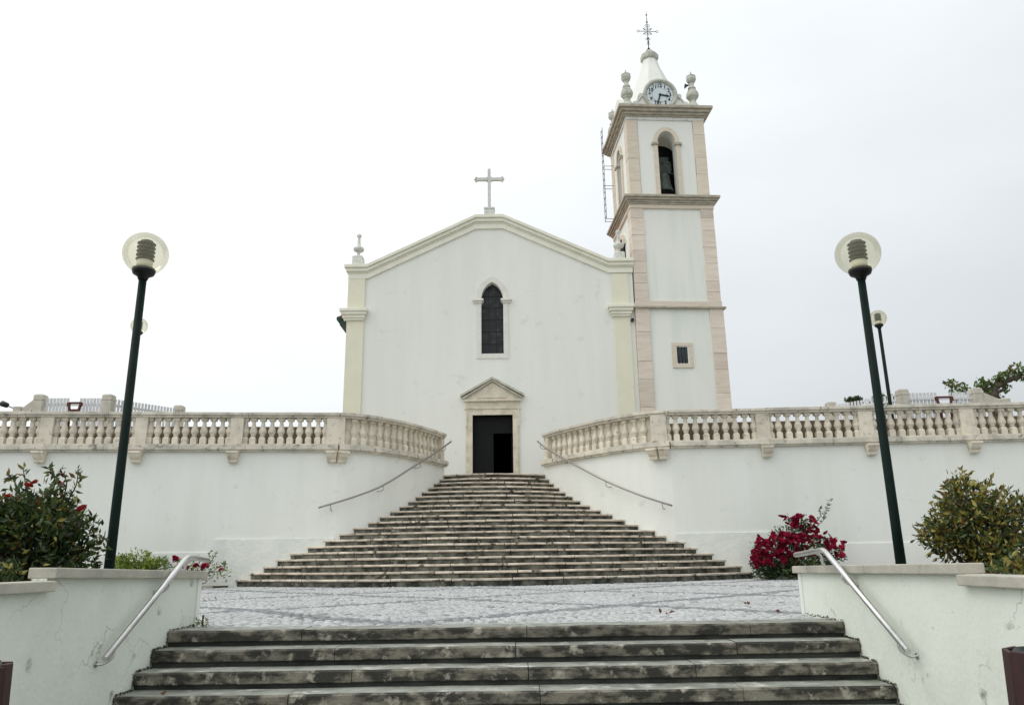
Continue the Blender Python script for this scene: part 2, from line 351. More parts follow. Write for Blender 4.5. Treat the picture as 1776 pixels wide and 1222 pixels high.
def cobbles():
    sp = .098; xs = np.arange(-11.5, 11.5, sp); ys = np.arange(LY0+.36, 22.2, sp)
    X, Y = np.meshgrid(xs, ys); X = X+((np.arange(len(ys)) % 2)*sp/2)[:, None]; X = X.ravel(); Y = Y.ravel()
    X = X+np.random.uniform(-.012, .012, X.size); Y = Y+np.random.uniform(-.012, .012, X.size)
    X = X+.10*np.sin(Y*2.3+X*.7)+.05*np.sin(Y*5.1+2)+np.random.uniform(-.012, .012, X.size); Y = Y+.07*np.sin(X*1.9+Y*.6)+.045*np.sin(X*5.3+Y*2.1+1)+np.random.uniform(-.022, .022, X.size)
    arc = step_arc(0, 60); ax = np.array([p.x for p in arc]); ay = np.array([p.y for p in arc])
    lim = np.interp(X, ax, ay, left=20.55, right=20.75)
    keep = (Y < lim+.05) & (Y > LY0+.36) & ~((X < XL-.02) & (Y < 7.93)) & ~((X > XR+.02) & (Y < 8.36))
    X, Y = X[keep], Y[keep]; n = X.size
    h = np.random.uniform(.038, .046, (n, 2)) ; Z = np.random.normal(0, .0032, n)+.004*np.sin(X*1.3+1)*np.sin(Y*.9)-.01
    ang = np.random.uniform(-.25, .25, n)
    cor = np.array([(-1,-1),(1,-1),(1,1),(-1,1)])
    V = np.zeros((n, 8, 3))
    for k in range(4):
        for lev in range(2):
            q = 1.0 if lev == 0 else .80
            dx = cor[k,0]*h[:,0]*q+np.random.uniform(-.006,.006,n); dy = cor[k,1]*h[:,1]*q+np.random.uniform(-.006,.006,n)
            V[:,lev*4+k,0] = X+dx*np.cos(ang)-dy*np.sin(ang); V[:,lev*4+k,1] = Y+dx*np.sin(ang)+dy*np.cos(ang)
            V[:,lev*4+k,2] = -.04 if lev == 0 else Z+np.random.uniform(-.003,.003,n)
    fl = np.array([(4,5,6,7),(0,1,5,4),(1,2,6,5),(2,3,7,6),(3,0,4,7)])
    Fi = (np.arange(n)[:,None,None]*8+fl[None]).reshape(-1)
    a = X*.72+Y*.69; b = X*.72-Y*.69                       # lozenge pattern of dark setts
    wob = .05*np.sin(X*2.1)+.05*np.sin(Y*1.7)
    da = np.abs((a+wob+.4) % 3.4-1.7); db = np.abs((b-wob+1.1) % 3.4-1.7)
    dark = ((np.minimum(da, db) < .16) & (np.random.rand(n) < .93)) | (np.random.rand(n) < .03)
    me = bpy.data.meshes.new('cobbles'); me.vertices.add(n*8); me.vertices.foreach_set('co', V.reshape(-1))
    me.loops.add(Fi.size); me.loops.foreach_set('vertex_index', Fi); me.polygons.add(n*5)
    me.polygons.foreach_set('loop_start', np.arange(n*5)*4)
    me.materials.append(MATS['cobble_white']); me.materials.append(MATS['cobble_dark'])
    me.polygons.foreach_set('material_index', np.repeat(dark.astype(np.int32), 5)); me.update(calc_edges=True); me.validate()
    o = bpy.data.objects.new('cobbles', me); link(o, land, Matrix()); o['kind'] = 'stuff'
cobbles()
# kerbs of the flower beds along the retaining wall
for sx, x0, x1, yy in ((-1, -14, -7.75, 20.55), (1, 6.75, 14, 20.75)):
    k = 0; x = x0
    kb = thing('flower_bed', ((x0+x1)/2, yy+.5, 0), 'narrow flower bed with stone kerb at the foot of the %s terrace wall' % ('left' if sx < 0 else 'right'), 'flower bed', 'flower beds below the terrace walls')
    while x < x1-.05:
        L = min(rng.uniform(.8, 1.1), x1-x)
        jitter(MB().box((x+.004, yy, -.03), (x+L-.004, yy+.13, .055)), .006).build('kerb_stone', 'planter_coping', kb, bevel=.01); x += L
    MB().box((x0, yy+.13, -.03), (x1, 22.3 if sx > 0 else 21.75, .02)).build('soil', 'soil', kb)

# ------------------------------------------------------------------ lower flight
ls = thing('lower_stairs', (-.2, 6.2, GZ), kind='structure')
for i in range(8):
    y0 = LY0-LGO*i; zt = -LRISE*i; back = y0+LGO+.10 if i else y0+.36
    x = XL+.004; q = []
    while x < XR-.3: L = rng.uniform(1.15, 2.0); q.append((x, min(x+L, XR-.004) if XR-x-L > .45 else XR-.004)); x = q[-1][1]
    for a, b in q:                           # one slab of the tread, its fascia overhanging the riser
        dz = rng.uniform(-.003, .003); dy = rng.uniform(-.005, .005); nx = max(2, int((b-a)/.045)); vs = []; fs = []
        prof = [(back, zt+dz), (y0+.018+dy, zt+dz), (y0+dy, zt+dz-.014), (y0+dy, zt+dz-.088), (y0+.008+dy, zt+dz-.095), (back, zt+dz-.095)]
        for k in range(nx+1):
            xx = a+.003+(b-a-.006)*k/nx
            for j, (yy, zz) in enumerate(prof):
                w = 1 if j in (1, 2, 3) else 0
                vs.append((xx, yy+w*(.007*noise.noise(Vector((xx*4, i*3.3, j*.4)))+(.009*max(0, noise.noise(Vector((xx*13, i*7.3, 2)))-.15)/.5 if j in (1, 2) else 0)), zz+(.004*noise.noise(Vector((xx*2.2, i*5.1, 9))) if j in (0, 1, 2) else 0)))
        for k in range(nx):
            for j in range(6): fs.append((k*6+j, k*6+(j+1) % 6, (k+1)*6+(j+1) % 6, (k+1)*6+j))
        fs += [list(range(6))[::-1], [nx*6+j for j in range(6)]]
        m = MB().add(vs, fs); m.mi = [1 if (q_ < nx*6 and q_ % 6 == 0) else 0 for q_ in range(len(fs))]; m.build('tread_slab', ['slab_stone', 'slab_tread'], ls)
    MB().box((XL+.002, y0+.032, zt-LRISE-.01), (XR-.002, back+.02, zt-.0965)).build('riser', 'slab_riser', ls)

# ------------------------------------------------------------------ upper flight
us = thing('upper_stairs', (-.6, 22, 0), kind='structure')
def arcstone(pts, z0, z1, depth, nose, mname, name, i):
    prof = [(depth, z1), (.012-nose, z1), (-nose, z1-.014), (-nose, z0+.016), (.014-nose, z0), (depth, z0)]
    vs = []; fs = []; n = len(pts)
    for k, p in enumerate(pts):
        for j, (d, z) in enumerate(prof):
            w = noise.noise(Vector((p.x*3.1, i*2.7, j*.35))); w2 = noise.noise(Vector((p.x*9, i*4.1, j*.5)))
            e = .016*w+.009*w2 if j in (1, 2, 3, 4) else 0
            zz = z+((.010*w+.006*w2) if j in (1, 2, 3) else 0)
            vs.append((p.x, p.y+d+e, zz))
    for k in range(n-1):
        for j in range(6): fs.append((k*6+j, k*6+(j+1) % 6, (k+1)*6+(j+1) % 6, (k+1)*6+j))
    fs += [list(range(6))[::-1], [(n-1)*6+j for j in range(6)]]
    return MB().add(vs, fs).build(name, mname, us)
def sub(pts, a, b):                          # resample the part of an arc between fractions a, b
    n = max(3, int((b-a)*length(pts)/.14)); L = len(pts)-1; o = []
    for k in range(n+1):
        t = (a+(b-a)*k/n)*L; i = min(int(t), L-1); o.append(pts[i]+(pts[i+1]-pts[i])*(t-i))
    return o
for i in range(NST):
    arc = step_arc(i); L = length(arc); z1 = RISE*(i+1); t = 0; cuts = [0]
    while t < L-.35:
        t += rng.uniform(.85, 1.7); cuts.append(min(t, L) if L-t > .5 else L)
        if cuts[-1] >= L: break
    cuts[-1] = L
    for a, b in zip(cuts, cuts[1:]):
        g_ = rng.choice((.006, .010, .016))/L
        dz = rng.uniform(-.006, .004)
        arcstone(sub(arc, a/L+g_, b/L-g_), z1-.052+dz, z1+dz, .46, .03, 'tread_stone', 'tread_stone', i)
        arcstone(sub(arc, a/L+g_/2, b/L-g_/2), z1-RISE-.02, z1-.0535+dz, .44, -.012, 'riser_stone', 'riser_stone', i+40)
# fill beneath the steps so no light comes through
fb = MB()
for i in range(NST):
    p = step_arc(i, 12); strip(fb, [v+Vector((0, .10)) for v in p], [Vector((v.x, 27.2)) for v in p], RISE*i-.1 if i else -.3, RISE*(i+1)-.07)
fb.build('stair_core', 'soil', us)

# ------------------------------------------------------------------ retaining walls
for nm, c, sgn in (('left', Lc, 1), ('right', Rc, -1)):
    w = thing('retaining_wall', (c[3][0], c[3][1], 0), 'tall white plastered terrace wall rounding into the %s side of the stairs' % nm, 'wall', 'terrace walls beside the stairs')
    strip(MB(), whole(c), offset(whole(c), .45*sgn), -.12, 3.63).build('wall_face', 'terrace_plaster', w)
    s = [Vector(p) for p in c[:4]]
    near = Vector(P(373 if nm == 'left' else 1432, 950, s[3].y-.2).xy); t = (s[2]-s[3]).normalized(); k = (near-s[3]).dot(t)
    a = s[3]+t*k; far = [s[0], s[1], a] if k > (s[2]-s[3]).length else [s[0], s[1], s[2], a]
    near = [a, s[3]] if k <= (s[2]-s[3]).length else [a, s[2], s[3]]
    for ln, z, mn, d in ((far, .90, 'terrace_plaster', .035), (near, 1.24, 'rough_plaster', .05)):
        ol = offset(ln, -d*sgn); strip(MB(), ol, [p+(q-p)*.9 for p, q in zip(ol, ln)], -.1, z).build('plinth', mn, w, bevel=.012)

# ------------------------------------------------------------------ balustrades
bal = MB()
bal.box((-.084, -.084, 0), (.084, .084, .175)); bal.frustum((0, 0), (.084, .084), (.05, .05), .175, .24)
bal.lathe([(.05, .235), (.055, .25), (.074, .262), (.074, .285), (.06, .295), (.098, .325), (.110, .37), (.108, .41), (.092, .455), (.070, .52), (.056, .58), (.050, .63), (.052, .66), (.075, .672), (.075, .69)], n=10)
bal.box((-.085, -.085, .689), (.085, .085, .765))
BAL = bal.mesh('baluster', 'baluster_stone')
Z0, Z1, Z2, Z3 = 3.63, 3.845, 4.61, 4.755
PIERX = {'left': [(-13.175,-12.82),(-10.64,-10.315),(-8.055,-7.70),(-5.38,-4.86)], 'right': [(4.05,4.49),(7.09,7.475),(10.03,10.43),(12.885,13.28)]}
PIERX['left'] = [(-18.4,-18.05),(-15.8,-15.45)]+PIERX['left']; PIERX['right'] = PIERX['right']+[(15.75,16.15),(18.6,19.0)]
corb = MB()
cp = [(0,.32),(.34,.32),(.34,.26),(.30,.245),(.265,.17),(.215,.115),(.175,.09),(.175,.075),(.195,.06),(.185,.02),(.15,.0),(0,0)]
corb.prism([(-x, z) for x, z in cp], -.16, .16, lambda u, v, w: (w*(.72+.28*v/.32), u, v))
CORB = corb.mesh('corbel', 'baluster_stone')
for nm, c, sgn in (('left', Lc, 1), ('right', Rc, -1)):
    b = thing('balustrade', (c[3][0], c[3][1], Z0), 'weathered cream stone balustrade on top of the %s terrace wall' % nm, 'balustrade', 'balustrades on the terrace walls')
    s = [Vector(p) for p in c[:4]]
    def yat(x):
        for p, q in zip(s, s[1:]):
            if min(p.x, q.x)-1e-6 <= x <= max(p.x, q.x)+1e-6: return p.y+(q.y-p.y)*(x-p.x)/(q.x-p.x)
        return s[-1].y+(abs(x)-abs(s[-1].x))*(s[-2].y-s[-1].y)/(abs(s[-2].x)-abs(s[-1].x))
    mid = offset(whole(c), .14*sgn)          # centre line of the balustrade
    straight = [Vector(p) for p in c[:4]]; curved = curve_part(c)
    for line, fine in ((straight, 0), (curved, 1)):
        Lh = length(line); x = 0
        while x < Lh-.05:                    # plinth and coping stones
            d = rng.uniform(1.7, 2.6) if not fine else rng.uniform(1.0, 1.5); d = d if Lh-x-d > .5 else Lh-x
            for zz0, zz1, o0, o1, nme in ((Z0, Z1, -.16, .44, 'plinth_stone'), (Z2, Z3, -.09, .38, 'coping_block')):
                pl = cut(line, x+.004, x+d-.004); m = MB()
                pl = [q for k in range(len(pl)-1) for q in [pl[k]+(pl[k+1]-pl[k])*j/6 for j in range(6)]]+[pl[-1]]
                a = offset(pl, o0*sgn); bb = offset(pl, o1*sgn); dz = rng.uniform(-.006, .004)
                a2 = offset(pl, (o0+.05)*sgn); b2 = offset(pl, (o1-.05)*sgn)
                if nme[0] == 'p': strip(m, a, bb, zz0+.05, zz1-.03); strip(m, a2, b2, zz0, zz0+.052); strip(m, a2, b2, zz1-.032, zz1)
                else: strip(m, a, bb, zz0+.062, zz1+dz); strip(m, a2, b2, zz0, zz0+.064)
                jitter(m, .007, 3).build(nme, 'coping_stone', b, bevel=.008)
            x += d
    def dirat(p):
        best = min(walk(whole(c), .05), key=lambda q: (q[0]-p).length); t = best[1]; return math.atan2(t.y, t.x)
    prev = None
    for (x0, x1) in PIERX[nm]:
        xm = (x0+x1)/2; p = Vector((xm, yat(xm)))+Vector((0, .14)); a = math.atan2(s[3].y-s[1].y, s[3].x-s[1].x)+(math.pi if sgn < 0 else 0)
        hw = (x1-x0)/2; T = lambda u, v, w, p=p, a=a: (p.x+u*math.cos(a)-v*math.sin(a), p.y+u*math.sin(a)+v*math.cos(a), w)
        MB().box((-hw, -.155, Z1-.002), (hw, .155, Z2+.002), T).build('pier', 'baluster_stone', b, bevel=.01)
        corner = abs(xm) < 5.3
        f = Vector((xm, yat(xm)))
        inst(CORB, 'corbel', b, (f.x-(.05*sgn if corner else 0), f.y+.02, Z0-.32), a)
        if corner: inst(CORB, 'corbel', b, (f.x+.13*sgn, f.y+.10, Z0-.321), a+.6*sgn)
        if prev is not None:
            e0, e1 = prev, x0; n = 9
            for k in range(n+1):
                xx = e0+(e1-e0)*k/n
                if k == 0: xx += .045
                if k == n: xx -= .045
                inst(BAL, 'baluster', b, (xx, yat(xx)+.14, Z1-.002), a+rng.uniform(-.02, .02))
        prev = x1
    if nm == 'left': pass
    # rounded part: balusters standing against a solid panel, end pier at the stairs
    cm = offset(curved, .14*sgn); Lh = length(cm)
    strip(MB(), offset(curved, .17*sgn), offset(curved, .26*sgn), Z1-.003, Z2+.003).build('back_panel', 'baluster_stone', b)
    n = 15; wk = walk(cm, .02)
    for k in range(n):
        sarc = .28+(Lh-.28-.34)*(k+.5)/n; q = min(wk, key=lambda w_: abs(w_[2]-sarc))
        inst(BAL, 'baluster', b, (q[0].x, q[0].y, Z1-.002), math.atan2(q[1].y, q[1].x))
    q = min(wk, key=lambda w_: abs(w_[2]-(Lh-.13))); a = math.atan2(q[1].y, q[1].x)
    T = lambda u, v, w, p=q[0], a=a: (p.x+u*math.cos(a)-v*math.sin(a), p.y+u*math.sin(a)+v*math.cos(a), w)
    MB().box((-.12, -.14, Z1-.002), (.12, .14, Z2+.002), T).build('pier', 'baluster_stone', b, bevel=.01)
# low brown wall on the terrace behind the balustrades
for nm, x0, x1, y0, y1 in (('left', -22, -5.3, 21.5, 23.1), ('right', 4.75, 22, 23.4, 22.6)):
    m = MB(); m.prism([(x0, y0), (x1, y1), (x1, y1+.22), (x0, y0+.22)], TERR-.02, 4.53, XY)
    m.build('low_wall', 'brown_wall', label='low brown wall on the terrace right behind the %s balustrade' % nm, cat='low wall', group='low walls on the terrace')

# ------------------------------------------------------------------ upper handrails on the rounded walls
def smooth_line(pts, n=6):
    pts = [Vector(p) for p in pts]; o = []
    for k in range(len(pts)-1):
        p1, p2 = pts[k], pts[k+1]; p0 = pts[k-1] if k else 2*p1-p2; p3 = pts[k+2] if k+2 < len(pts) else 2*p2-p1
        for i in range(n):
            t = i/n; o.append(.5*(2*p1+(p2-p0)*t+(2*p0-5*p1+4*p2-p3)*t*t+(3*p1-p0-3*p2+p3)*t**3))
    return o+[pts[-1]]
UR = {'left': [(-5.45,22.01,2.05),(-4.62,22.25,2.36),(-3.98,22.77,2.72),(-3.29,23.8,3.36),(-2.8,24.88,3.89),(-2.34,26.2,4.49)],
      'right': [(4.51,22.39,1.99),(3.81,22.7,2.3),(2.94,23.53,2.82),(2.02,24.79,3.54),(1.35,25.92,4.14),(1.04,26.45,4.48)]}
for nm, sgn in (('left', 1), ('right', -1)):
    pts = [Vector(p) for p in UR[nm]]; op = []; wk = walk(whole(Lc if sgn > 0 else Rc), .04)
    for p in pts:
        q = min(wk, key=lambda w_: (w_[0]-p.xy).length); t = q[1]; nrm = Vector((t.y, -t.x))*sgn; op.append((p, nrm))
    far = smooth_line([Vector((p.x+n_.x*.24, p.y+n_.y*.24, p.z)) for p, n_ in op])
    r = thing('handrail', (pts[0].x, pts[0].y-.1, pts[0].z-.1), 'thin dull steel handrail sloping down the %s rounded terrace wall' % nm, 'handrail', 'handrails beside the upper steps')
    MB().tube(far, .028, 8).build('rail', 'rail_steel', r)
    for k in (2, 12, 20, 28):
        c0 = far[k]; q = min(wk, key=lambda w_: (w_[0]-c0.xy).length); nv = (q[0]-c0.xy)
        e_ = Vector((q[0].x, q[0].y, c0.z-.16)); MB().tube(smooth_line([c0+Vector((0,0,-.02)), c0+Vector((0,0,-.13)), c0+Vector((nv.x*.5, nv.y*.5, -.175)), e_], 3), .011, 6).build('bracket', 'rail_steel', r)

# ------------------------------------------------------------------ planters beside the lower flight
for nm, X, sgn, yb, zt0, zt1, ystep, zlow in (('left', XL, -1, 7.86, .505, .56, 5.28, .475), ('right', XR, 1, 8.22, .465, .505, 5.18, .435)):
    pt = thing('planter_wall', (X+sgn*.18, 5.5, GZ), 'cracked white plastered planter wall with stone coping on the %s of the lower steps' % nm, 'planter', 'planter walls beside the lower steps')
    th = .10; xo = X+sgn*9
    def bx(a, b): return (tuple(min(p, q) for p, q in zip(a, b)), tuple(max(p, q) for p, q in zip(a, b)))
    w = MB()                                 # side wall, top sloping a little, and the wall across the back
    zs = lambda y: (zt1+(zt0-zt1)*(y-ystep)/(yb-ystep))-.07
    w.prism([(2.3, GZ-.1), (yb, GZ-.1), (yb, zs(yb)), (ystep, zs(ystep)), (ystep, zlow-.07), (2.3, zlow-.07)], 0, sgn*th, lambda u, v, q: (X+q, u, v))
    w.box(*bx((X+sgn*th, yb-th, GZ-.1), (xo, yb-.003, .33)))
    w.build('wall_face', 'cracked_plaster', pt)
    MB().box(*bx((X-sgn*.012, yb-.07, .0), (X+sgn*.05, yb+.012, zs(yb)-.004))).build('corner_trim', 'white_plaster', pt)
    if nm == 'right': MB().box(*bx((X-sgn*.018, 2.3, GZ), (X+.01*sgn, 5.15, -.34))).build('plinth', 'cracked_plaster', pt, bevel=.006)
    def cop(y0, y1, f):
        y = y0
        while y < y1-.02:
            d = rng.uniform(1.1, 1.7); d = d if y1-y-d > .4 else y1-y
            m = MB(); m.prism([(y+.003, f(y)), (y+d-.003, f(y+d)), (y+d-.003, f(y+d)+.07), (y+.003, f(y)+.07)], -sgn*.055, sgn*(th+.03), lambda u, v, q: (X+q, u, v))
            jitter(m, .004, 4).build('coping_block', 'planter_coping', pt, bevel=.008); y += d
    cop(ystep, yb+.05, zs); cop(2.3, ystep+.03, lambda y: zlow-.07)
    m = MB().box(*bx((X+sgn*(th+.055), yb-th-.05, .331), (xo, yb+.05, .395))); m.build('coping_block', 'planter_coping', pt, bevel=.008)
    MB().box(*bx((X+sgn*th, 2.3, -.5), (xo, yb-th, .36))).build('soil', 'soil', pt)
    # stainless handrail
    xr = X-sgn*.10; hr = smooth_line
    if nm == 'left': top, bend, bot = (xr, 7.75, .605), (xr, 7.26, .635), (xr, 5.96, -.085)
    else: top, bend, bot = (xr, 7.98, .575), (xr, 7.24, .615), (xr, 5.90, -.105)
    r = thing('handrail', (xr, bot[1], bot[2]), 'shiny stainless steel handrail on the %s planter wall' % nm, 'handrail', 'handrails beside the lower steps')
    T_, B_, E_ = Vector(top), Vector(bend), Vector(bot)
    MB().tube([T_, B_+(T_-B_).normalized()*.06, B_+(T_-B_).normalized()*.02+(E_-B_).normalized()*.012, B_+(E_-B_).normalized()*.06, E_], .0235, 14).build('rail', 'steel', r)
    for t in (.90, .25):
        c0 = B_+(E_-B_)*t; MB().tube(smooth_line([c0-Vector((0,0,.02)), c0+Vector((sgn*.004,-.01,-.075)), c0+Vector((sgn*.05,-.04,-.115)), c0+Vector((sgn*.099,-.06,-.115))], 4), .010, 8).build('bracket', 'steel', r)
        MB().lathe([(.022, 0), (.022, .008)], n=12, T=lambda x, y, z, c0=c0: (X-sgn*(.001+z), c0.y-.06+x, c0.z-.115+y)).build('bracket_disc', 'steel', r)
    c0 = B_+(T_-B_)*.45; zb = zs(c0.y)+.068
    MB().tube(smooth_line([c0, c0+Vector((sgn*.06, 0, -.012)), c0+Vector((sgn*.10, 0, -.05)), Vector((c0.x+sgn*.105, c0.y, zb))], 5), .014, 8).build('post', 'steel', r)

# ------------------------------------------------------------------ church
FY = 28.0
ch = thing('church', (-.78, FY+8, TERR), 'white church front with cream corner pilasters, low gable and arched window', 'church')
Fq = lambda u, v, w: (u, FY+w, v)            # facade plane coordinates: u = X, v = Z, w = depth
XA, XB = -6.22, 4.68; DL, DR, DT = -1.48, -.01, 5.72; WL, WR, WB, WS, WT = -1.15, -.31, 8.06, 10.12, 10.90
def pointed(x0, x1, zs, zt, n=9):            # blunt pointed arch, left spring to right spring
    c = (x0+x1)/2; h = (x1-x0)/2; o = []
    for k in range(n+1):
        t = k/n; o.append((c-h*(1-t)**1.0*math.cos(t*.0)-0*t, zs+(zt-zs)*math.sin(t*math.pi/2)**1.05))
    o = [(c-h*(1-(t/n)**2.5)**.75, zs+(zt-zs)*(t/n)) for t in range(n+1)]
    return o+[(2*c-x, z) for x, z in o[:-1][::-1]]
f = MB()
SPL = 8.06
f.prism([(XA, TERR-.03), (DL, TERR-.03), (DL, DT), (DR, DT), (DR, TERR-.03), (XB, TERR-.03), (XB, SPL), (XA, SPL)], 0, .45, Fq)
arch = pointed(WL, WR, WS, WT)
gab = [(XB, 11.2), (3.78, 11.2), (-.33, 13.2), (-1.29, 13.2), (-5.42, 11.2), (XA, 11.2)]
f.prism([(XA, SPL), (WL, SPL)]+arch+[(WR, SPL), (XB, SPL)]+gab, 0, .45, Fq)
f.build('facade_wall', 'white_plaster', ch)
b = MB(); b.box((XA+.02, FY+.45, TERR-.03), (XA+.4, FY+20, 9.75)); b.box((XB-.4, FY+.45, TERR-.03), (XB-.02, FY+20, 9.75)); b.box((XA+.4, FY+19.6, TERR-.03), (XB-.4, FY+20, 9.75))
b.build('nave_wall', 'white_plaster', ch)
b = MB(); b.box((XA+.4, FY+.46, TERR-.02), (XB-.4, FY+19.6, TERR+.012)); b.box((XA+.41, FY+6, TERR+.012), (XB-.41, FY+6.1, 9.7)); b.build('interior', 'interior', ch)
rf = MB()
rf.prism([(XA-.42, 9.62), (-.8, 12.5), (XB+.02, 9.9), (XB+.02, 10.05), (-.8, 12.66), (XA-.42, 9.78)], .455, 20.2, Fq); rf = rf.build('roof', 'roof_tile', ch)
MB().tube([(XA-.44, FY+.42, 9.66), (XA-.44, FY+20, 9.66)], .10, 8).build('gutter', 'eave_green', rf)
MB().box((XA-.40, FY+.43, 9.40), (XA+.03, FY+20, 9.60)).build('eave_board', 'eave_green', rf)
# pilasters with caps
for x0, x1, cx0, cx1 in ((XA-.03, -5.6, -6.5, -5.44), (3.88, 4.5, 3.66, 4.66)):
    p = MB().box((x0, FY-.06, TERR-.03), (x1, FY+.02, 11.15)).build('pilaster', 'cream_paint', ch)
    m = MB()
    for a, z0, z1 in ((.10, 9.42, 9.50), (.15, 9.50, 9.62), (.22, 9.62, 9.74), (.28, 9.74, 9.86)):
        e_ = (a-.28)*.8; m.box((cx0-e_ if False else cx0-e_, FY-.06-a*.8, z0), (cx1+e_, FY+.02, z1+(.001 if z1 < 9.8 else 0)))
    m.build('cap', 'cornice_paint', p, bevel=.015)
# gable cornice
def band(u0, z_lo, z_hi, off):               # a band following the gable line
    k = [(-6.26-off, 0), (-5.5-.02, 0), (-1.35, 1.96), (-.28, 1.96), (3.76, 0.09), (4.70+min(off, .03), .09)]
    lo = [(x, 11.12+dz*1.02+z_lo) for x, dz in k]; hi = [(x, 11.12+dz*1.02+z_hi) for x, dz in k]
    return lo+hi[::-1]
cn = None
for zl, zh, d, mname, off in ((-.02, .20, .07, 'cornice_paint', .0), (.20, .26, .10, 'cornice_paint', .04), (.26, .40, .16, 'cornice_paint', .08), (.40, .53, .23, 'cornice_paint', .14)):
    m = MB().prism(band(0, zl, zh, off), -d, .47 if zh > .5 else .40, Fq)
    cn = m.build('gable_cornice' if cn is None else 'moulding', mname, ch if cn is None else cn, bevel=.012) if cn is None or True else None
    if 'root' not in globals(): root = cn
    cn = root
# gable cross
cr = thing('gable_cross', (-.81, FY+.1, 13.66), 'grey stone cross with budded ends standing on the gable peak', 'cross')
cm_ = Vector((-.81, FY+.05, 0))
def cb(a, b): return MB().box((cm_.x+a[0], cm_.y+a[1], a[2]), (cm_.x+b[0], cm_.y+b[1], b[2]))
m = cb((-.20, -.18, 13.64), (.20, .18, 13.90)); m.frustum((cm_.x, cm_.y), (.20, .18), (.185, .165), 13.90, 13.93); m.box((cm_.x-.215, cm_.y-.195, 13.93), (cm_.x+.215, cm_.y+.195, 13.985)); m.build('base', 'white_stone', cr)
m = cb((-.06, -.06, 13.98), (.06, .06, 15.68)); m.frustum((cm_.x, cm_.y), (.10, .09), (.06, .06), 13.985, 14.05); m.build('upright', 'white_stone', cr)
m = cb((-.52, -.055, 15.22), (-.061, .055, 15.34)); m.box((cm_.x+.061, cm_.y-.055, 15.22), (cm_.x+.52, cm_.y+.055, 15.34)); m.build('arm', 'white_stone', cr)
bud = MB()
for dx, dz in ((-.56, 15.28), (.56, 15.28), (0, 15.72)):
    for ex, ez in ((0, 0), (-.075 if dx == 0 else 0, -.0 if dx == 0 else .075), (.075 if dx == 0 else 0, 0 if dx == 0 else -.075)):
        bud.lathe([(.005, -.055), (.035, -.04), (.052, 0), (.035, .04), (.005, .055)], (cm_.x+dx*(1 if (ex == 0 and ez == 0) else .93), cm_.y, dz+ez-(0 if dx or ex == 0 else .05)), 8)
for sx in (-1, 1):
    for sz in (-1, 1): bud.lathe([(.005, -.04), (.04, 0), (.005, .04)], (cm_.x+sx*.085, cm_.y, 15.28+sz*.085), 8)
bud.build('bud', 'white_stone', cr)
# gable finials
FIN = [(.20, 0), (.20, .42), (.17, .46), (.07, .50), (.06, .60), (.10, .66), (.20, .70), (.23, .78), (.20, .83), (.10, .86), (.075, .95), (.06, 1.15), (.055, 1.26), (.10, 1.30), (.10, 1.36), (.04, 1.42)]
for x, nm in ((-5.95, 'left'), (4.24, 'right')):
    m = MB(); m.box((x-.20, FY, 11.66), (x+.20, FY+.4, 12.06)); m.frustum((x, FY+.2), (.20, .20), (.15, .15), 12.06, 12.11)
    m.lathe([(r*.95, z-.46+.45) for r, z in FIN[2:]], (x, FY+.2, 11.66), 14)
    m.build('finial', 'white_stone', ch)
# arched window
wn = MB()
oa = pointed(WL-.20, WR+.20, WS, WT+.24)
prof_in = [(WL, WS+.05)]+arch[1:-1]+[(WR, WS+.05)]
vs = []; n = len(arch)
m = MB()
for i in range(n-1):
    q = [oa[i], oa[i+1], arch[i+1], arch[i]]; q = [(x, max(z, WS+.09)) for x, z in q]
    m.prism(q[::-1], -.035, .02, Fq)
wn = m.build('arched_window', 'window_stone', ch)
m = MB()
for x0, x1 in ((WL-.19, WL), (WR, WR+.19)):
    m.prism([(x0, WB-.02), (x1, WB-.02), (x1, WS-.075), (x0, WS-.075)], -.03, .02, Fq)
m.prism([(WL-.19, WB-.19), (WR+.19, WB-.19), (WR+.19, WB-.0205), (WL-.19, WB-.0205)], -.028, .02, Fq); m.build('frame', 'window_stone', wn)
for x0, x1 in ((WL-.33, WL+.09), (WR-.09, WR+.33)):
    m = MB(); m.box((x0, FY-.13, WS), (x1, FY+.30, WS+.09)); m.box((x0+.05, FY-.08, WS-.075), (x1-.05, FY+.30, WS)); m.build('impost', 'window_stone', wn, bevel=.015)
gz = [WB, 8.5, 8.98, 9.46, 9.94, 10.4, WT+.1]
for a, b_ in zip(gz, gz[1:]): MB().box((WL-.03, FY+.26, a+.012), (WR+.03, FY+.275, b_-.012)).build('glass_panel', 'dark_glass', wn)
m = MB()
for z in gz[1:-1]: m.box((WL-.03, FY+.25, z-.014), (WR+.03, FY+.285, z+.014))
for x in (WL+.28, WR-.28): m.box((x-.008, FY+.252, WB), (x+.008, FY+.283, WT+.1))
m.build('lead_bars', 'lead', wn)
MB().box((WL-.1, FY+.30, WB-.05), (WR+.1, FY+.44, WT+.05)).build('backing', 'interior', wn)
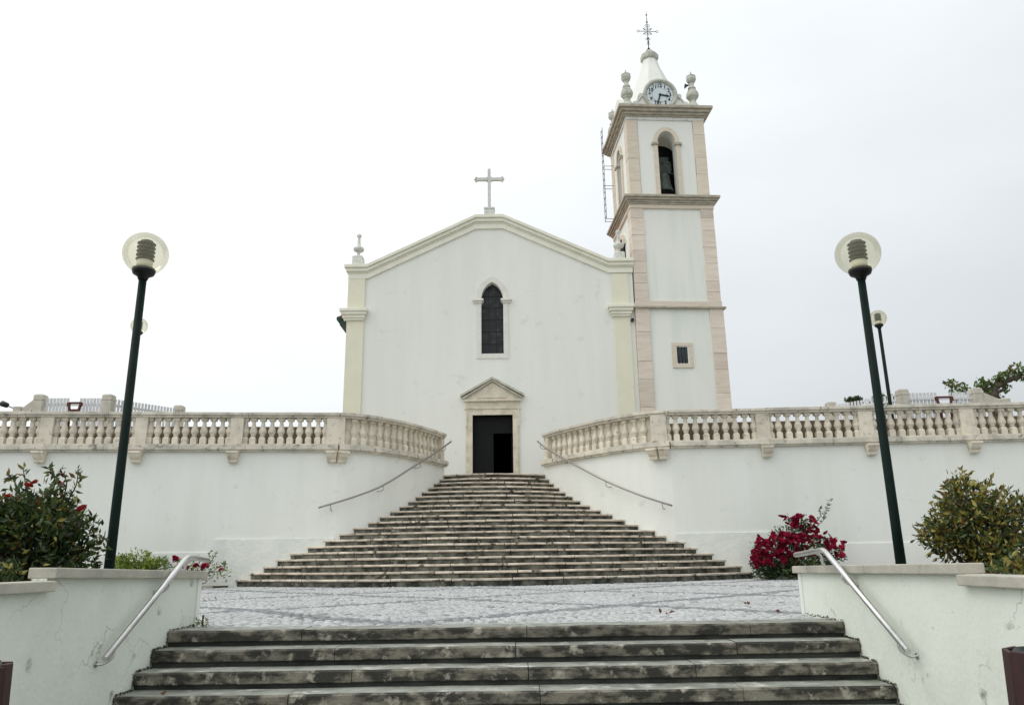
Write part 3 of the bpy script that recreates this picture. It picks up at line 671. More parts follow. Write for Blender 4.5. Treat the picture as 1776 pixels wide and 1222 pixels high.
# doorway
dw = MB()
for x0, x1 in ((DL-.19, DL), (DR, DR+.19)): dw.prism([(x0, TERR-.03), (x1, TERR-.03), (x1, DT), (x0, DT)], -.06, .30, Fq)
dw.prism([(DL-.19, DT), (DR+.19, DT), (DR+.19, DT+.22), (DL-.19, DT+.22)], -.061, .30, Fq)
dw = dw.build('doorway', 'door_stone', ch, bevel=.01)
for x0, x1 in ((DL-.245, DL-.19), (DR+.19, DR+.245)):
    m = MB(); m.prism([(x0, TERR-.03), (x1, TERR-.03), (x1, DT-.42), (x0, DT-.42)], -.035, .01, Fq); m.prism([(x0, DT-.42), (x1, DT-.42), (x1, DT+.22), (x0, DT+.22)], -.085, .01, Fq); m.build('architrave', 'door_stone', dw)
m = MB(); m.box((DL-.29, FY-.09, DT+.22), (DR+.29, FY+.01, DT+.275)); m.box((DL-.245, FY-.065, DT+.275), (DR+.245, FY+.01, DT+.50)); m.box((DL-.31, FY-.16, DT+.50), (DR+.31, FY+.01, DT+.56)); m.build('entablature', 'door_stone', dw, bevel=.008)
pz = DT+.56; pc = (DL+DR)/2; ph = 1.06
m = MB(); m.prism([(pc-ph+.10, pz), (pc+ph-.10, pz), (pc, pz+.64)], -.07, .01, Fq); m.build('tympanum', 'door_stone', dw)
m = MB(); m.prism([(pc-.52, pz+.07), (pc+.52, pz+.07), (pc, pz+.42)], -.095, -.06, Fq); m.build('relief_panel', 'door_stone', dw, bevel=.008)
for d, t0, t1, mname in ((.16, .10, .16, 'door_stone'), (.24, .16, .245, 'grey_stone')):
    m = MB(); m.prism([(pc-ph-.10*(t1 > .2)-.02, pz+.04+t0-.10), (pc, pz+.60+t0), (pc+ph+.10*(t1 > .2)+.02, pz+.04+t0-.10), (pc+ph+.10*(t1 > .2)+.02, pz+.04+t1-.10), (pc, pz+.60+t1), (pc-ph-.10*(t1 > .2)-.02, pz+.04+t1-.10)], -d, .01, Fq)
    m.build('raking_cornice', mname, dw, bevel=.006)
MB().box((DL, FY+.22, 5.08), (DR, FY+.28, DT)).build('transom_panel', 'dark_wood', dw)
MB().box((DL, FY+.22, TERR), (DL+.75, FY+.28, 5.075)).build('door_leaf', 'dark_wood', dw)
MB().box((DR-.06, FY+.34, TERR), (DR, FY+1.05, 5.075)).build('door_leaf', 'dark_wood', dw)
# small flood lamp under the right pilaster cap
m = MB(); m.box((4.52, FY-.16, 9.22), (4.62, FY-.02, 9.32)); m.box((4.55, FY-.03, 9.26), (4.59, FY+.01, 9.30)); m.build('wall_lamp', 'black_plastic', ch)

# ------------------------------------------------------------------ bell tower
YAW = .068; TO = (4.72, 27.9); tc_, ts_ = math.cos(YAW), math.sin(YAW)
TT = lambda x, y, z: (TO[0]+x*tc_-y*ts_, TO[1]+x*ts_+y*tc_, z)
tw = thing('bell_tower', TT(1.68, 1.7, TERR), 'tall white bell tower with pinkish stone corners and round clock', 'bell tower')
S1, S2, S3, S4 = 9.74, 13.88, 14.40, 17.83
secs = [(-.02, 3.38, TERR-.03, S1), (.02, 3.34, S1, S2)]
for a, b_, z0, z1 in secs:
    m = MB().box((a+.05, a+.05, z0), (b_-.05, b_-.05, z1), TT)
    m.build('tower_wall', 'tower_plaster', tw)
# corner stones, courses of blocks
def quoins(a, b_, z0, z1, wq, mname, hh):
    for cx, sx in ((a, 1), (b_, -1)):
        for cy, sy in ((a, 1), (b_, -1)):
            z = z0
            while z < z1-.01:
                h = rng.uniform(*hh); h = h if z1-z-h > .25 else z1-z
                x0, x1 = sorted((cx, cx+sx*(wq+rng.uniform(-.012, .012)))); y0, y1 = sorted((cy, cy+sy*wq))
                e_ = rng.uniform(0, .008)
                if sx > 0: x0 -= e_
                else: x1 += e_
                if sy > 0: y0 -= e_
                else: y1 += e_
                jitter(MB().box((x0, y0, z+.004), (x1, y1, z+h-.004), TT), .006, 5).build('quoin_stone', mname, tw, bevel=.008); z += h
quoins(-.02, 3.38, TERR-.02, S1, .53, 'quoin_stone', (.55, 1.2)); quoins(.02, 3.34, S1+.29, S2, .50, 'quoin_stone', (.35, .75))
def ring(z0, z1, a, b_, d, mname, name, parent=tw, bevel=.01):
    return MB().box((a-d, a-d, z0), (b_+d, b_+d, z1), TT).build(name, mname, parent, bevel=bevel)
bd = ring(S1+.05, S1+.29, -.0, 3.36, .004, 'quoin_stone', 'stone_band'); ring(S1-.02, S1+.05, -.02, 3.38, .10, 'cornice_stone', 'moulding', bd)
c1 = ring(S2, S2+.16, .02, 3.34, .03, 'belfry_stone', 'middle_cornice')
for z0, z1, d in ((.16, .23, .07), (.23, .31, .12), (.31, .40, .19), (.40, .50, .26)): ring(S2+z0, S2+z1, .02, 3.34, d, 'cornice_stone', 'moulding', c1)
# belfry: four walls with arched openings
BA, BB = .06, 3.28; bw = BB-BA; bc = (BA+BB)/2; OH = .37; OS, OT = 16.80, 17.33
def barch(h, zs, zt, n=8): return [(-h*math.cos(k/n*math.pi), zs+(zt-zs)*math.sin(k/n*math.pi)) for k in range(n+1)]
def side(k):
    def f_(u, v, w):                         # u along the wall from its centre, v height, w inwards
        y = BA+w; x = bc+u
        for _ in range(k): x, y = y, bw+2*BA-x
        return TT(x, y, v)
    return f_
for k in range(4):
    Tk = side(k)
    m = MB().prism([(-bw/2+.03, S3), (-OH, S3)]+barch(OH, OS, OT)+[(OH, S3), (bw/2-.03, S3), (bw/2-.03, S4), (-bw/2+.03, S4)], .03 if k % 2 == 0 else .031, .48, Tk)
    bwall = m.build('belfry_wall', 'tower_plaster', tw)
    ar = barch(OH, OS, OT, 9); oar = barch(OH+.17, OS, OT+.19, 9)
    for i in range(9): MB().prism([ar[i], ar[i+1], oar[i+1], oar[i]], -.04, .05, Tk).build('arch_stone', 'belfry_stone', bwall, bevel=.005)
    for s_ in (-1, 1):
        u0, u1 = sorted((s_*OH, s_*(OH+.17)))
        MB().prism([(u0, S3), (u1, S3), (u1, OS-.10), (u0, OS-.10)], -.035, .05, Tk).build('jamb', 'belfry_stone', bwall, bevel=.005)
        u0, u1 = sorted((s_*(OH-.03), s_*(OH+.25)))
        MB().prism([(u0, OS-.10), (u1, OS-.10), (u1, OS-.001), (u0, OS-.001)], -.09, .10, Tk).build('impost', 'cornice_stone', bwall, bevel=.01)
quoins(BA, BB, S3, S4, .46, 'belfry_stone', (.6, 1.1))
MB().box((.5, .5, S4-.2), (2.84, 2.84, S4-.02), TT).build('belfry_ceiling', 'tower_plaster', tw)
c2 = ring(S4, S4+.14, BA, BB, .02, 'white_stone', 'top_cornice')
for z0, z1, d in ((.14, .20, .08), (.20, .30, .15), (.30, .42, .24), (.42, .54, .33)): ring(S4+z0, S4+z1, BA, BB, d, 'cornice_stone', 'moulding', c2)
# attic, spire, cap
ZT = S4+.54; ctr = 1.67
m = MB(); m.lathe([(1.55, 0), (1.50, .35), (1.36, .75), (1.12, 1.18)], (ctr, ctr, ZT), 8, False, math.pi/8, TT); m.build('spire_base', 'tower_plaster', tw)
m = MB(); m.lathe([(1.12, 1.18), (.98, 1.5), (.70, 2.30), (.42, 3.02), (.32, 3.38)], (ctr, ctr, ZT), 8, False, math.pi/8, TT); m.build('spire', 'white_plaster', tw)
m = MB(); m.lathe([(.30, 3.37), (.38, 3.42), (.40, 3.48), (.40, 3.64), (.35, 3.70), (.20, 3.80), (.17, 3.90), (.06, 3.96)], (ctr, ctr, ZT), 8, False, math.pi/8, TT); m.build('spire_cap', 'grey_stone', tw)
# iron cross
ic = MB(); z0 = ZT+3.92; T = TT
ic.tube([TT(ctr, ctr, z0), TT(ctr, ctr, z0+1.5), TT(ctr, ctr, z0+2.10)], [.022, .018, .006], 6)
ic.tube([TT(ctr-.40, ctr, z0+1.02), TT(ctr+.40, ctr, z0+1.02)], .014, 6)
ic = ic.build('iron_cross', 'iron', tw)
def scroll(pts, r, n=5): MB().tube(pts, r, n).build('scrollwork', 'iron', ic)
def circ(cx, cz, r, rt=.010, n=14): scroll([TT(cx+r*math.cos(2*math.pi*k/n), ctr, z0+cz+r*math.sin(2*math.pi*k/n)) for k in range(n+1)], rt)
for s_ in (-1, 1):
    circ(ctr+s_*.43, 1.02, .055); circ(ctr+s_*.055, 1.32, .05); circ(ctr+s_*.05, .62, .05)
    for sz in (-1, 1):
        scroll([TT(ctr+s_*.05, ctr, z0+1.02+sz*.05), TT(ctr+s_*.20, ctr, z0+1.02+sz*.15)], [.008, .018], 6); circ(ctr+s_*.10, 1.02+sz*.12, .06, .008)
    scroll([TT(ctr+s_*.02, ctr, z0+.16), TT(ctr+s_*.10, ctr, z0+.02)], .014, 6); scroll([TT(ctr, ctr, z0+.45), TT(ctr+s_*.07, ctr, z0+.33)], .01, 6)
for zz, r in ((.13, .05), (.48, .045), (.65, .05), (1.50, .045), (1.88, .04)): MB().lathe([(.006, -r), (r*.8, -r*.5), (r, 0), (r*.8, r*.5), (.006, r)], (ctr, ctr, z0+zz), 8, True, 0, TT).build('knob', 'iron', ic)
# corner urns
UF = [(.34, 0), (.33, .10), (.25, .26), (.16, .40), (.145, .52), (.20, .56), (.20, .60), (.28, .66), (.30, .74), (.27, .90), (.215, .95), (.21, 1.00), (.145, 1.03), (.19, 1.08), (.185, 1.13), (.115, 1.22), (.11, 1.36), (.19, 1.42), (.235, 1.52), (.22, 1.66), (.235, 1.68), (.10, 1.78), (.035, 1.82), (.03, 1.92)]
for cx in (.20, 2.96):
    for cy in (.20, 3.08):
        m = MB(); m.lathe([(r*.88, z*.97) for r, z in UF], (cx, cy, ZT-.002), 8, False, math.pi/8, TT); u = m.build('urn', 'grey_stone', tw)
        if cx > 1 and cy < 1:
            m = MB(); m.lathe([(.02, 0), (.05, .10), (.11, .18)], (0, 0, 0), 10, T=lambda x, y, z: TT(2.96-.12-z, .20-.05+x, ZT+1.20+y-z*.3)); m.build('loudspeaker', 'black_plastic', u)
# clock gables, the front one carries the clock
CR = .66; CZ = ZT+.64; CXX = 1.55
def gable_pts(r): 
    o = [(-1.08, 0)]
    o += [(-1.05, .12), (-.95, .24), (-.86, .34), (-.80, .46), (-.74, .54)]
    o += [(r*math.cos(math.pi*(1-t/14)), .64+r*math.sin(math.pi*(1-t/14))) for t in range(15)]
    return o+[(-x, z) for x, z in o[:6][::-1]]
for k in range(4):
    def Tg(u, v, w, k=k):
        x, y = bc+u, BA+w
        for _ in range(k): x, y = y, bw+2*BA-x
        return TT(x-(.12 if k == 0 else 0), y, ZT+v)
    gp = gable_pts(CR+.02)
    m = MB().prism(gp, .02, .42, Tg); gb = m.build('clock_gable', 'white_plaster', tw)
    for s_ in (-1, 1):
        m = MB(); m.lathe([(.10, -.03), (.10, .30)], n=12, T=lambda x, y, z, s_=s_: Tg(s_*.80+x, .60+y, z))
        m.tube([Tg(s_*(1.0-.22*t/8+.08*math.sin(t/8*math.pi)), .05+.50*t/8, .0) for t in range(9)], .05, 6)
        m.lathe([(.17, -.02), (.17, .30)], n=12, T=lambda x, y, z, s_=s_: Tg(s_*1.02+x, .16+y, z))
        m.build('volute', 'white_stone', gb)
    if k == 0:
        m = MB(); nn = 40
        vs = [Tg(r*math.cos(2*math.pi*j/nn), .64+r*math.sin(2*math.pi*j/nn), w) for r, w in ((CR+.05, .02), (CR+.05, -.10), (CR-.05, -.10), (CR-.08, -.02), (CR-.08, .02)) for j in range(nn)]
        m.add(vs, [(i*nn+j, i*nn+(j+1) % nn, (i+1)*nn+(j+1) % nn, (i+1)*nn+j) for i in range(4) for j in range(nn)], True)
        ck = m.build('clock', 'grey_stone', tw)
        def disc(r, w, mname, name, r0=None):
            m = MB(); n = 40
            if r0 is None: m.add([Tg(r*math.cos(2*math.pi*j/n), .64+r*math.sin(2*math.pi*j/n), w) for j in range(n)], [list(range(n))])
            else: m.add([Tg(q*math.cos(2*math.pi*j/n), .64+q*math.sin(2*math.pi*j/n), w) for q in (r, r0) for j in range(n)], [(j, (j+1) % n, n+(j+1) % n, n+j) for j in range(n)])
            return m.build(name, mname, ck)
        disc(CR-.075, -.005, 'clock_white', 'dial'); disc(.325, -.012, 'clock_blue', 'inner_disc'); disc(.335, -.010, 'clock_black', 'dial_line', .325)
        m = MB()
        for j in range(60):
            a = math.pi*2*j/60; r0, r1, hw = (.535, .575, .007) if j % 5 else (.525, .578, .013)
            d = Vector((math.sin(a), math.cos(a))); p_ = Vector((d.y, -d.x))
            m.add([Tg(q.x, .64+q.y, -.012) for q in (d*r0-p_*hw, d*r0+p_*hw, d*r1+p_*hw, d*r1-p_*hw)], [(0, 1, 2, 3)])
        for j in range(12):
            a = math.pi*2*(j+.5)/12; d = Vector((math.sin(a), math.cos(a))); p_ = Vector((d.y, -d.x))
            m.add([Tg(q.x, .64+q.y, -.012) for q in (d*.34-p_*.004, d*.34+p_*.004, d*.5+p_*.004, d*.5-p_*.004)], [(0, 1, 2, 3)])
        m.build('minute_marks', 'clock_black', ck)
        for j in range(1, 13):
            cu = bpy.data.curves.new('numeral', 'FONT'); cu.body = str(j); cu.size = .215; cu.align_x = 'CENTER'; cu.align_y = 'CENTER'; cu.offset = .006; cu.extrude = .004
            to = bpy.data.objects.new('tmp', cu); C.objects.link(to); bpy.context.view_layer.update()
            me = bpy.data.meshes.new_from_object(to.evaluated_get(bpy.context.evaluated_depsgraph_get())); C.objects.unlink(to); bpy.data.objects.remove(to)
            a = math.pi*2*j/12; m = MB(); lean = -a*.0+(.18 if j in (10, 11) else -.12 if j in (1, 2) else 0)
            vs = [Tg(.43*math.sin(a)+v.co.x*.95, .64+.43*math.cos(a)+v.co.y, -.016-v.co.z) for v in me.vertices]
            m.add(vs, [list(p_.vertices) for p_ in me.polygons]); m.build('numeral', 'clock_black', ck); bpy.data.meshes.remove(me)
        for a, L, hw in ((math.radians(100), .40, .034), (math.radians(196), .55, .03)):    # hour hand, minute hand
            d = Vector((math.sin(a), math.cos(a))); p_ = Vector((d.y, -d.x)); m = MB()
            q = [(-.06, hw*.8), (L*.55, hw), (L*.62, hw*1.5), (L*.78, hw*1.1), (L, .006)]
            m.prism([tuple(d*x+p_*h) for x, h in q]+[tuple(d*x-p_*h) for x, h in q[::-1]], -.045, -.03, lambda u, v, w: Tg(u, .64+v, w)); m.build('hand', 'clock_black', ck)
        disc(.04, -.05, 'clock_black', 'hub')
# small barred window
WX0, WX1, WZ0, WZ1 = 1.43, 1.93, 7.55, 8.24
fr = MB(); fo = .14; yf = -.025
fr.box((WX0-fo, yf, WZ0-fo), (WX1+fo, .06, WZ0), TT); fr.box((WX0-fo, yf, WZ1), (WX1+fo, .06, WZ1+fo), TT); fr.box((WX0-fo, yf+.001, WZ0), (WX0, .06, WZ1), TT); fr.box((WX1, yf+.001, WZ0), (WX1+fo, .06, WZ1), TT)
sw = fr.build('small_window', 'belfry_stone', tw, bevel=.006)
MB().box((WX0, .020, WZ0), (WX1, .028, WZ1), TT).build('pane', 'pane_glass', sw)
m = MB()
for x0, x1, zz0, zz1 in ((WX0, WX0+.035, WZ0, WZ1), (WX1-.05, WX1, WZ0, WZ1), (WX0+.035, WX1-.05, WZ0, WZ0+.03), (WX0+.035, WX1-.05, WZ1-.03, WZ1)): m.box((x0, .004, zz0), (x1, .0195, zz1), TT)
m.build('sash', 'white_frame', sw)
for x in (1.54, 1.66, 1.78): MB().tube([TT(x, -.012, WZ0), TT(x, -.012, WZ1)], .011, 6).build('bar', 'iron', sw)
# arched opening low on the left side of the tower
Tl = lambda u, v, w: TT(.07+w, 1.75+u, v)
m = MB(); ar = barch(.3, 12.95, 13.3); m.prism([(-.3, 12.2)]+ar+[(.3, 12.2)], -.075, .02, Tl); sw2 = m.build('side_niche', 'interior', tw)
oar = barch(.44, 12.95, 13.45)
for i in range(8): MB().prism([ar[i], ar[i+1], oar[i+1], oar[i]], -.12, .0, Tl).build('arch_stone', 'belfry_stone', sw2)
# ladder
ld = MB(); lx = -.34
for y in (2.95, 3.25): ld.tube([TT(lx, y, 14.75), TT(lx, y, 19.2)], .014, 6)
ld = ld.build('ladder', 'ladder_iron', tw)
for k in range(15): MB().tube([TT(lx, 2.95, 14.9+k*.30), TT(lx, 3.25, 14.9+k*.30)], .012, 6).build('rung', 'ladder_iron', ld)
m = MB()
for z in (14.78, 16.35, 17.3):
    for y in (2.95, 3.25): m.tube([TT(lx, y, z), TT(.06, y, z)], .012, 6)
m.build('bracket', 'ladder_iron', ld)
# bell
bl = thing('bell', TT(1.60, .62, 14.7), 'dark bronze bell hung from a green yoke in the front belfry opening', 'bell')
m = MB(); m.lathe([(.04, .84), (.18, .82), (.23, .74), (.25, .55), (.27, .36), (.31, .20), (.355, .08), (.375, 0), (.34, -.01), (.29, .12), (.05, .6)], (1.62, .62, 14.86), 20, True, 0, TT); m.build('body', 'bronze', bl)
m = MB(); m.prism([(-.62, S3)]+barch(.62, 16.75, 17.25)+[(.75, S3)], 1.0, 1.07, side(0)); m.box((1.20, .98, S3), (1.30, 1.05, 16.8), TT); m.box((2.1, .98, S3), (2.2, 1.05, 16.8), TT); m.build('added_dark_panel', 'dark_wood', bl)  # dark arched panel with posts, added behind the bell to darken the opening
m = MB(); m.box((1.30, .48, 15.66), (1.90, .76, 15.80), TT); m.box((1.27, .50, 15.80), (1.93, .74, 16.12), TT); m.box((1.30, .48, 16.12), (1.90, .76, 16.20), TT); m.box((1.36, .52, 16.20), (1.84, .72, 16.42), TT); m.build('yoke', 'yoke_green', bl, bevel=.012)
MB().tube([TT(.53, .62, 15.73), TT(2.82, .62, 15.73)], .035, 8).build('axle', 'iron', bl)
m = MB(); m.tube([TT(1.60, .62, 15.3), TT(1.60, .62, 14.66)], [.02, .03], 8); m.lathe([(.01, -.06), (.06, 0), (.01, .06)], (1.6, .62, 14.64), 10, True, 0, TT); m.build('clapper', 'iron', bl)
m = MB(); m.box((1.35, .95, S3), (1.95, 1.15, 14.62), TT); m.box((1.42, .80, S3), (1.88, .95, 14.56), TT); m.build('bell_motor', 'bronze', bl)

# ------------------------------------------------------------------ globe lamps
def lamp(loc, h, rp, rg, label):
    x, y, z = loc; o = thing('street_lamp', loc, label, 'street lamp', 'globe street lamps')
    MB().tube([(x, y, z), (x, y, z+.5), (x, y, h-rg*.88)], [rp*1.08, rp, rp*.86], 16).build('pole', 'pole_green', o)
    MB().lathe([(rp*1.0, -.10), (rp*1.3, -.06), (rg*.46, -.03), (rg*.52, .01), (rg*.50, .035)], (x, y, h-rg*.90), 20).build('collar', 'black_plastic', o)
    prof = [(rg*math.cos(a), rg*math.sin(a)) for a in [math.radians(-62+k*(152/22)) for k in range(23)]]; prof[-1] = (.002, rg)
    m = MB().lathe(prof, (x, y, h), 36); m.f = m.f[:-2]; m.mi = m.mi[:-2]; m.sm = m.sm[:-2]
    g_ = m.build('globe', 'globe', o)
    MB().lathe([(rg*.35, -.82*rg), (rg*.355, -.36*rg)], (x, y, h), 18).build('socket', 'socket_white', g_)
    pr = []
    for k in range(5): z0_ = -.36*rg+k*.195*rg; pr += [(rg*.25, z0_), (rg*.41, z0_+.05*rg), (rg*.41, z0_+.075*rg), (rg*.25, z0_+.13*rg)]
    MB().lathe(pr+[(rg*.27, .63*rg)], (x, y, h), 20).build('louvre', 'louvre', g_)
PL = P(189.6, 981, 8.3); PR = P(1561.7, 970, 8.3)
gl = P(252, 440, 8.3); gr = P(1486, 440, 8.3)
lamp((PL.x, 8.3, .355), gl.z, .049, .247, 'tall globe lamp on dark green pole by the left planter')
lamp((PR.x, 8.3, .355), gr.z, .049, .247, 'tall globe lamp on dark green pole by the right planter')
q = P(1523, 552, 23.6); lamp((P(1545, 700, 23.6).x-.02, 23.6, TERR-.012), q.z, .058, .265, 'distant globe lamp on the terrace behind the right balustrade')
q = P(241.5, 565, 24.0); lamp((q.x, 24.0, TERR-.012), q.z, .058, .265, 'distant globe lamp on the terrace mostly hidden by the left pole')

# ------------------------------------------------------------------ raised enclosures with picket fences
pk = MB(); pk.box((-.040, -.012, 0), (.040, .012, 1.42)); PK = pk.mesh('picket', 'fence_white')
SEATX = {'left': P(130, 699, 24).x, 'right': P(1637, 689, 24).x}
def fence(side, label, posts, slope):
    base = 4.42
    A, B_, D = posts                         # outer front post, inner front post, inner back post (x, y, top)
    pf = thing('raised_platform', ((A[0]+B_[0])/2, 25.5, TERR-.012), 'white walled raised platform under the %s picket fence' % side, 'platform', 'raised platforms on the terrace')
    m = MB(); pts = [(A[0], A[1]-.15), (B_[0], B_[1]-.15), (D[0], D[1]), (A[0]+(D[0]-B_[0])*.2, D[1])]
    if side == 'right': pts = pts[::-1]
    m.prism(pts, TERR-.012, base-.002, XY); m.build('platform_wall', 'terrace_plaster', pf)
    m = MB(); sx = -1 if side == 'left' else 1
    x0, z0 = A[0]+sx*.10, A[2]-.10; x1, z1 = slope
    if side == 'left': m.prism([(x0, z0-.35), (x0, z0), (x1, z1), (x1, z1-.35)], A[1]-.08, A[1]+.08, lambda u, v, w: (u, w, v))
    else: m.prism([(x1, z1-.35), (x1, z1), (x0, z0), (x0, z0-.35)], A[1]-.08, A[1]+.08, lambda u, v, w: (u, w, v))
    m.box((min(x1, x1+sx*.25), A[1]-.12, TERR-.012), (max(x1, x1+sx*.25), A[1]+.12, z1+.05)); m.build('stair_parapet', 'post_stone', pf, bevel=.02)
    f_ = thing('picket_fence', ((A[0]+B_[0])/2, A[1], base), label, 'fence', 'white picket fences on the terrace')
    for p in posts:
        m = MB(); r = .14; m.box((p[0]-r, p[1]-r, base), (p[0]+r, p[1]+r, p[2]-.20)); m.box((p[0]-r-.012, p[1]-r-.012, p[2]-.20), (p[0]+r+.012, p[1]+r+.012, p[2]-.04)); m.frustum((p[0], p[1]), (r+.012, r+.012), (r-.04, r-.04), p[2]-.04, p[2]); m.build('post', 'post_stone', f_, bevel=.015)
    for p, q_, n in ((A, B_, 17), (B_, D, 19)):
        a, b2 = Vector(p[:2]), Vector(q_[:2]); d = (b2-a).normalized(); L = (b2-a).length; ang = math.atan2(d.y, d.x)
        zt = lambda t: (p[2]+(q_[2]-p[2])*t)-.12
        for k in range(n):
            t = (.18+(L-.36)*(k+.5)/n)/L; c = a+d*L*t
            if A is p and abs(c.x-SEATX[side]) < .19: continue      # gap behind the red seat
            inst(PK, 'picket', f_, (c.x, c.y, base+.02), ang, (1, 1, (zt(t)-base-.02)/1.42))
        nv = Vector((-d.y, d.x))*.03
        for dz in (-.24, -.95):
            m = MB(); s0, s1 = a+d*.13, b2-d*.13; z0_, z1_ = zt(.05)+dz, zt(.95)+dz
            vs = [(s0.x+nv.x*k, s0.y+nv.y*k, z0_+j) for k in (.45, 1.6) for j in (0, .07)]+[(s1.x+nv.x*k, s1.y+nv.y*k, z1_+j) for k in (.45, 1.6) for j in (0, .07)]
            m.add(vs, [(0, 1, 5, 4), (2, 3, 7, 6), (0, 2, 6, 4), (1, 3, 7, 5), (0, 1, 3, 2), (4, 5, 7, 6)]); m.build('fence_rail', 'fence_white', f_)
a = P(72, 684, 24); b_ = P(190, 684, 24); d = P(312, 703, 26.6); s_ = P(40, 708, 24)
fence('left', 'white picket fence on the terrace left of the church', [(a.x, 24, a.z), (b_.x, 24, b_.z), (d.x, 26.6, d.z)], (s_.x, s_.z))
a = P(1690, 673, 24); b_ = P(1563, 675, 24); d = P(1440, 697, 26.6); s_ = P(1735, 694, 24)
fence('right', 'white picket fence on the terrace right of the tower', [(a.x, 24, a.z), (b_.x, 24, b_.z), (d.x, 26.6, d.z)], (s_.x, s_.z))
# dark red metal frames standing inside the enclosures
for (px, py, w_, lab) in ((130, 699, 21, 'dark red metal frame behind the left picket fence'), (1637, 689, 26, 'dark red metal frame behind the right picket fence')):
    a = P(px-w_/2, py, 23.62); b_ = P(px+w_/2, py, 23.62); z = a.z; YS = 23.62; ZB = TERR-.012; o = thing('seat_frame', ((a.x+b_.x)/2, YS, ZB), lab, 'seat', 'red seats in the enclosures')
    for x in (a.x, b_.x):
        i_ = .07 if x == a.x else -.07
        m = MB(); m.box((x-.045, YS-.03, z-.10), (x+.045, YS+.03, z+.02)); m.tube([(x, YS, z), (x+i_, YS, z-.35), (x+i_, YS, ZB)], .042, 6); m.build('leg', 'red_metal', o)
    MB().box((a.x, YS-.02, z-.02), (b_.x, YS+.02, z+.035)).build('top_slat', 'red_metal', o)
    MB().box((a.x+.05, YS-.02, z-.27), (b_.x-.05, YS+.02, z-.19)).build('back_slat', 'red_metal', o)
# far street light arm at the left edge
a, b_ = P(2, 698, 30), P(34, 712, 30); st = thing('street_light', (b_.x, 30, TERR-.012), 'dark street light head on a thin arm at the far left', 'street light')
MB().tube([(b_.x+.3, 30, TERR-.012), (b_.x+.3, 30, b_.z-.35), b_, P(22, 707, 30), P(12, 703, 30)], [.05, .04, .025, .022, .02], 8).build('arm', 'ladder_iron', st)
m = MB(); u = (a-b_).normalized(); m.tube([P(14, 703.5, 30), P(13, 703, 30), P(3, 699.2, 30), P(1, 698.4, 30)], [.05, .10, .12, .05], 8); m.build('lamp_head', 'black_plastic', st)

# ------------------------------------------------------------------ litter bins
def bin_(x, y, ztop, label):
    R_ = .205; o = thing('litter_bin', (x, y, GZ), label, 'litter bin', 'slatted litter bins')
    n = 10
    for k in range(n):
        a = 2*math.pi*(k+.5)/n; w_ = R_*math.tan(math.pi/n)*.95
        T = lambda u, v, q, a=a: (x+math.cos(a)*(q+(ztop-v)*.035)-math.sin(a)*u*(1+(ztop-v)*.16), y+math.sin(a)*(q+(ztop-v)*.035)+math.cos(a)*u*(1+(ztop-v)*.16), v)
        m = MB(); m.prism([(-w_, GZ+.06), (w_, GZ+.06), (w_, ztop-.015-.012*rng.random()), (-w_, ztop-.015)], R_-.022, R_, T); m.build('slat', 'bin_wood', o, bevel=.006)
    m = MB().lathe([(R_-.03, GZ), (R_-.03, ztop-.03), (R_-.045, ztop-.012), (R_-.07, ztop-.03), (R_-.07, GZ+.1)], (x, y, 0), 24); m.f = m.f[:-1]; m.mi = m.mi[:-1]; m.sm = m.sm[:-1]
    m.build('liner', 'bin_liner', o)
bin_(2.60, 4.0, .12, 'dark red slatted litter bin standing at the right planter wall')
bin_(-2.69, 4.0, .125, 'dark red slatted litter bin standing at the left planter wall')

# ------------------------------------------------------------------ plants
def leaf_mesh(name, items, mats, parent, size, kind=None, wide=.42, label=None):
    """items: (centre, direction, size factor, material index)"""
    V = []; Fc = []; MI = []
    for c, d, s, mi in items:
        d = Vector(d).normalized(); r = Vector((rng.gauss(0, 1), rng.gauss(0, 1), rng.gauss(0, 1))); u = d.cross(r).normalized(); n_ = d.cross(u)
        L = size*s; w = L*wide; b = len(V); c = Vector(c)
        V += [c, c+d*L*.45+u*w*.5+n_*w*.12, c+d*L-n_*L*.10, c+d*L*.45-u*w*.5+n_*w*.12]; Fc += [(b, b+1, b+2), (b, b+2, b+3)]; MI += [mi, mi]
    org = Vector((sum(v.x for v in V)/len(V), sum(v.y for v in V)/len(V), min(v.z for v in V)))
    me = bpy.data.meshes.new(name); me.from_pydata([tuple(v-org) for v in V], [], Fc)
    for m in mats: me.materials.append(MATS[m])
    me.polygons.foreach_set('material_index', MI); me.update()
    o = bpy.data.objects.new(name, me); o.location = org; link(o, parent, Matrix.Translation(org)); return tag(o, label, None, None, kind)
def rv(): return Vector((rng.gauss(0, 1), rng.gauss(0, 1), rng.gauss(0, 1))).normalized()
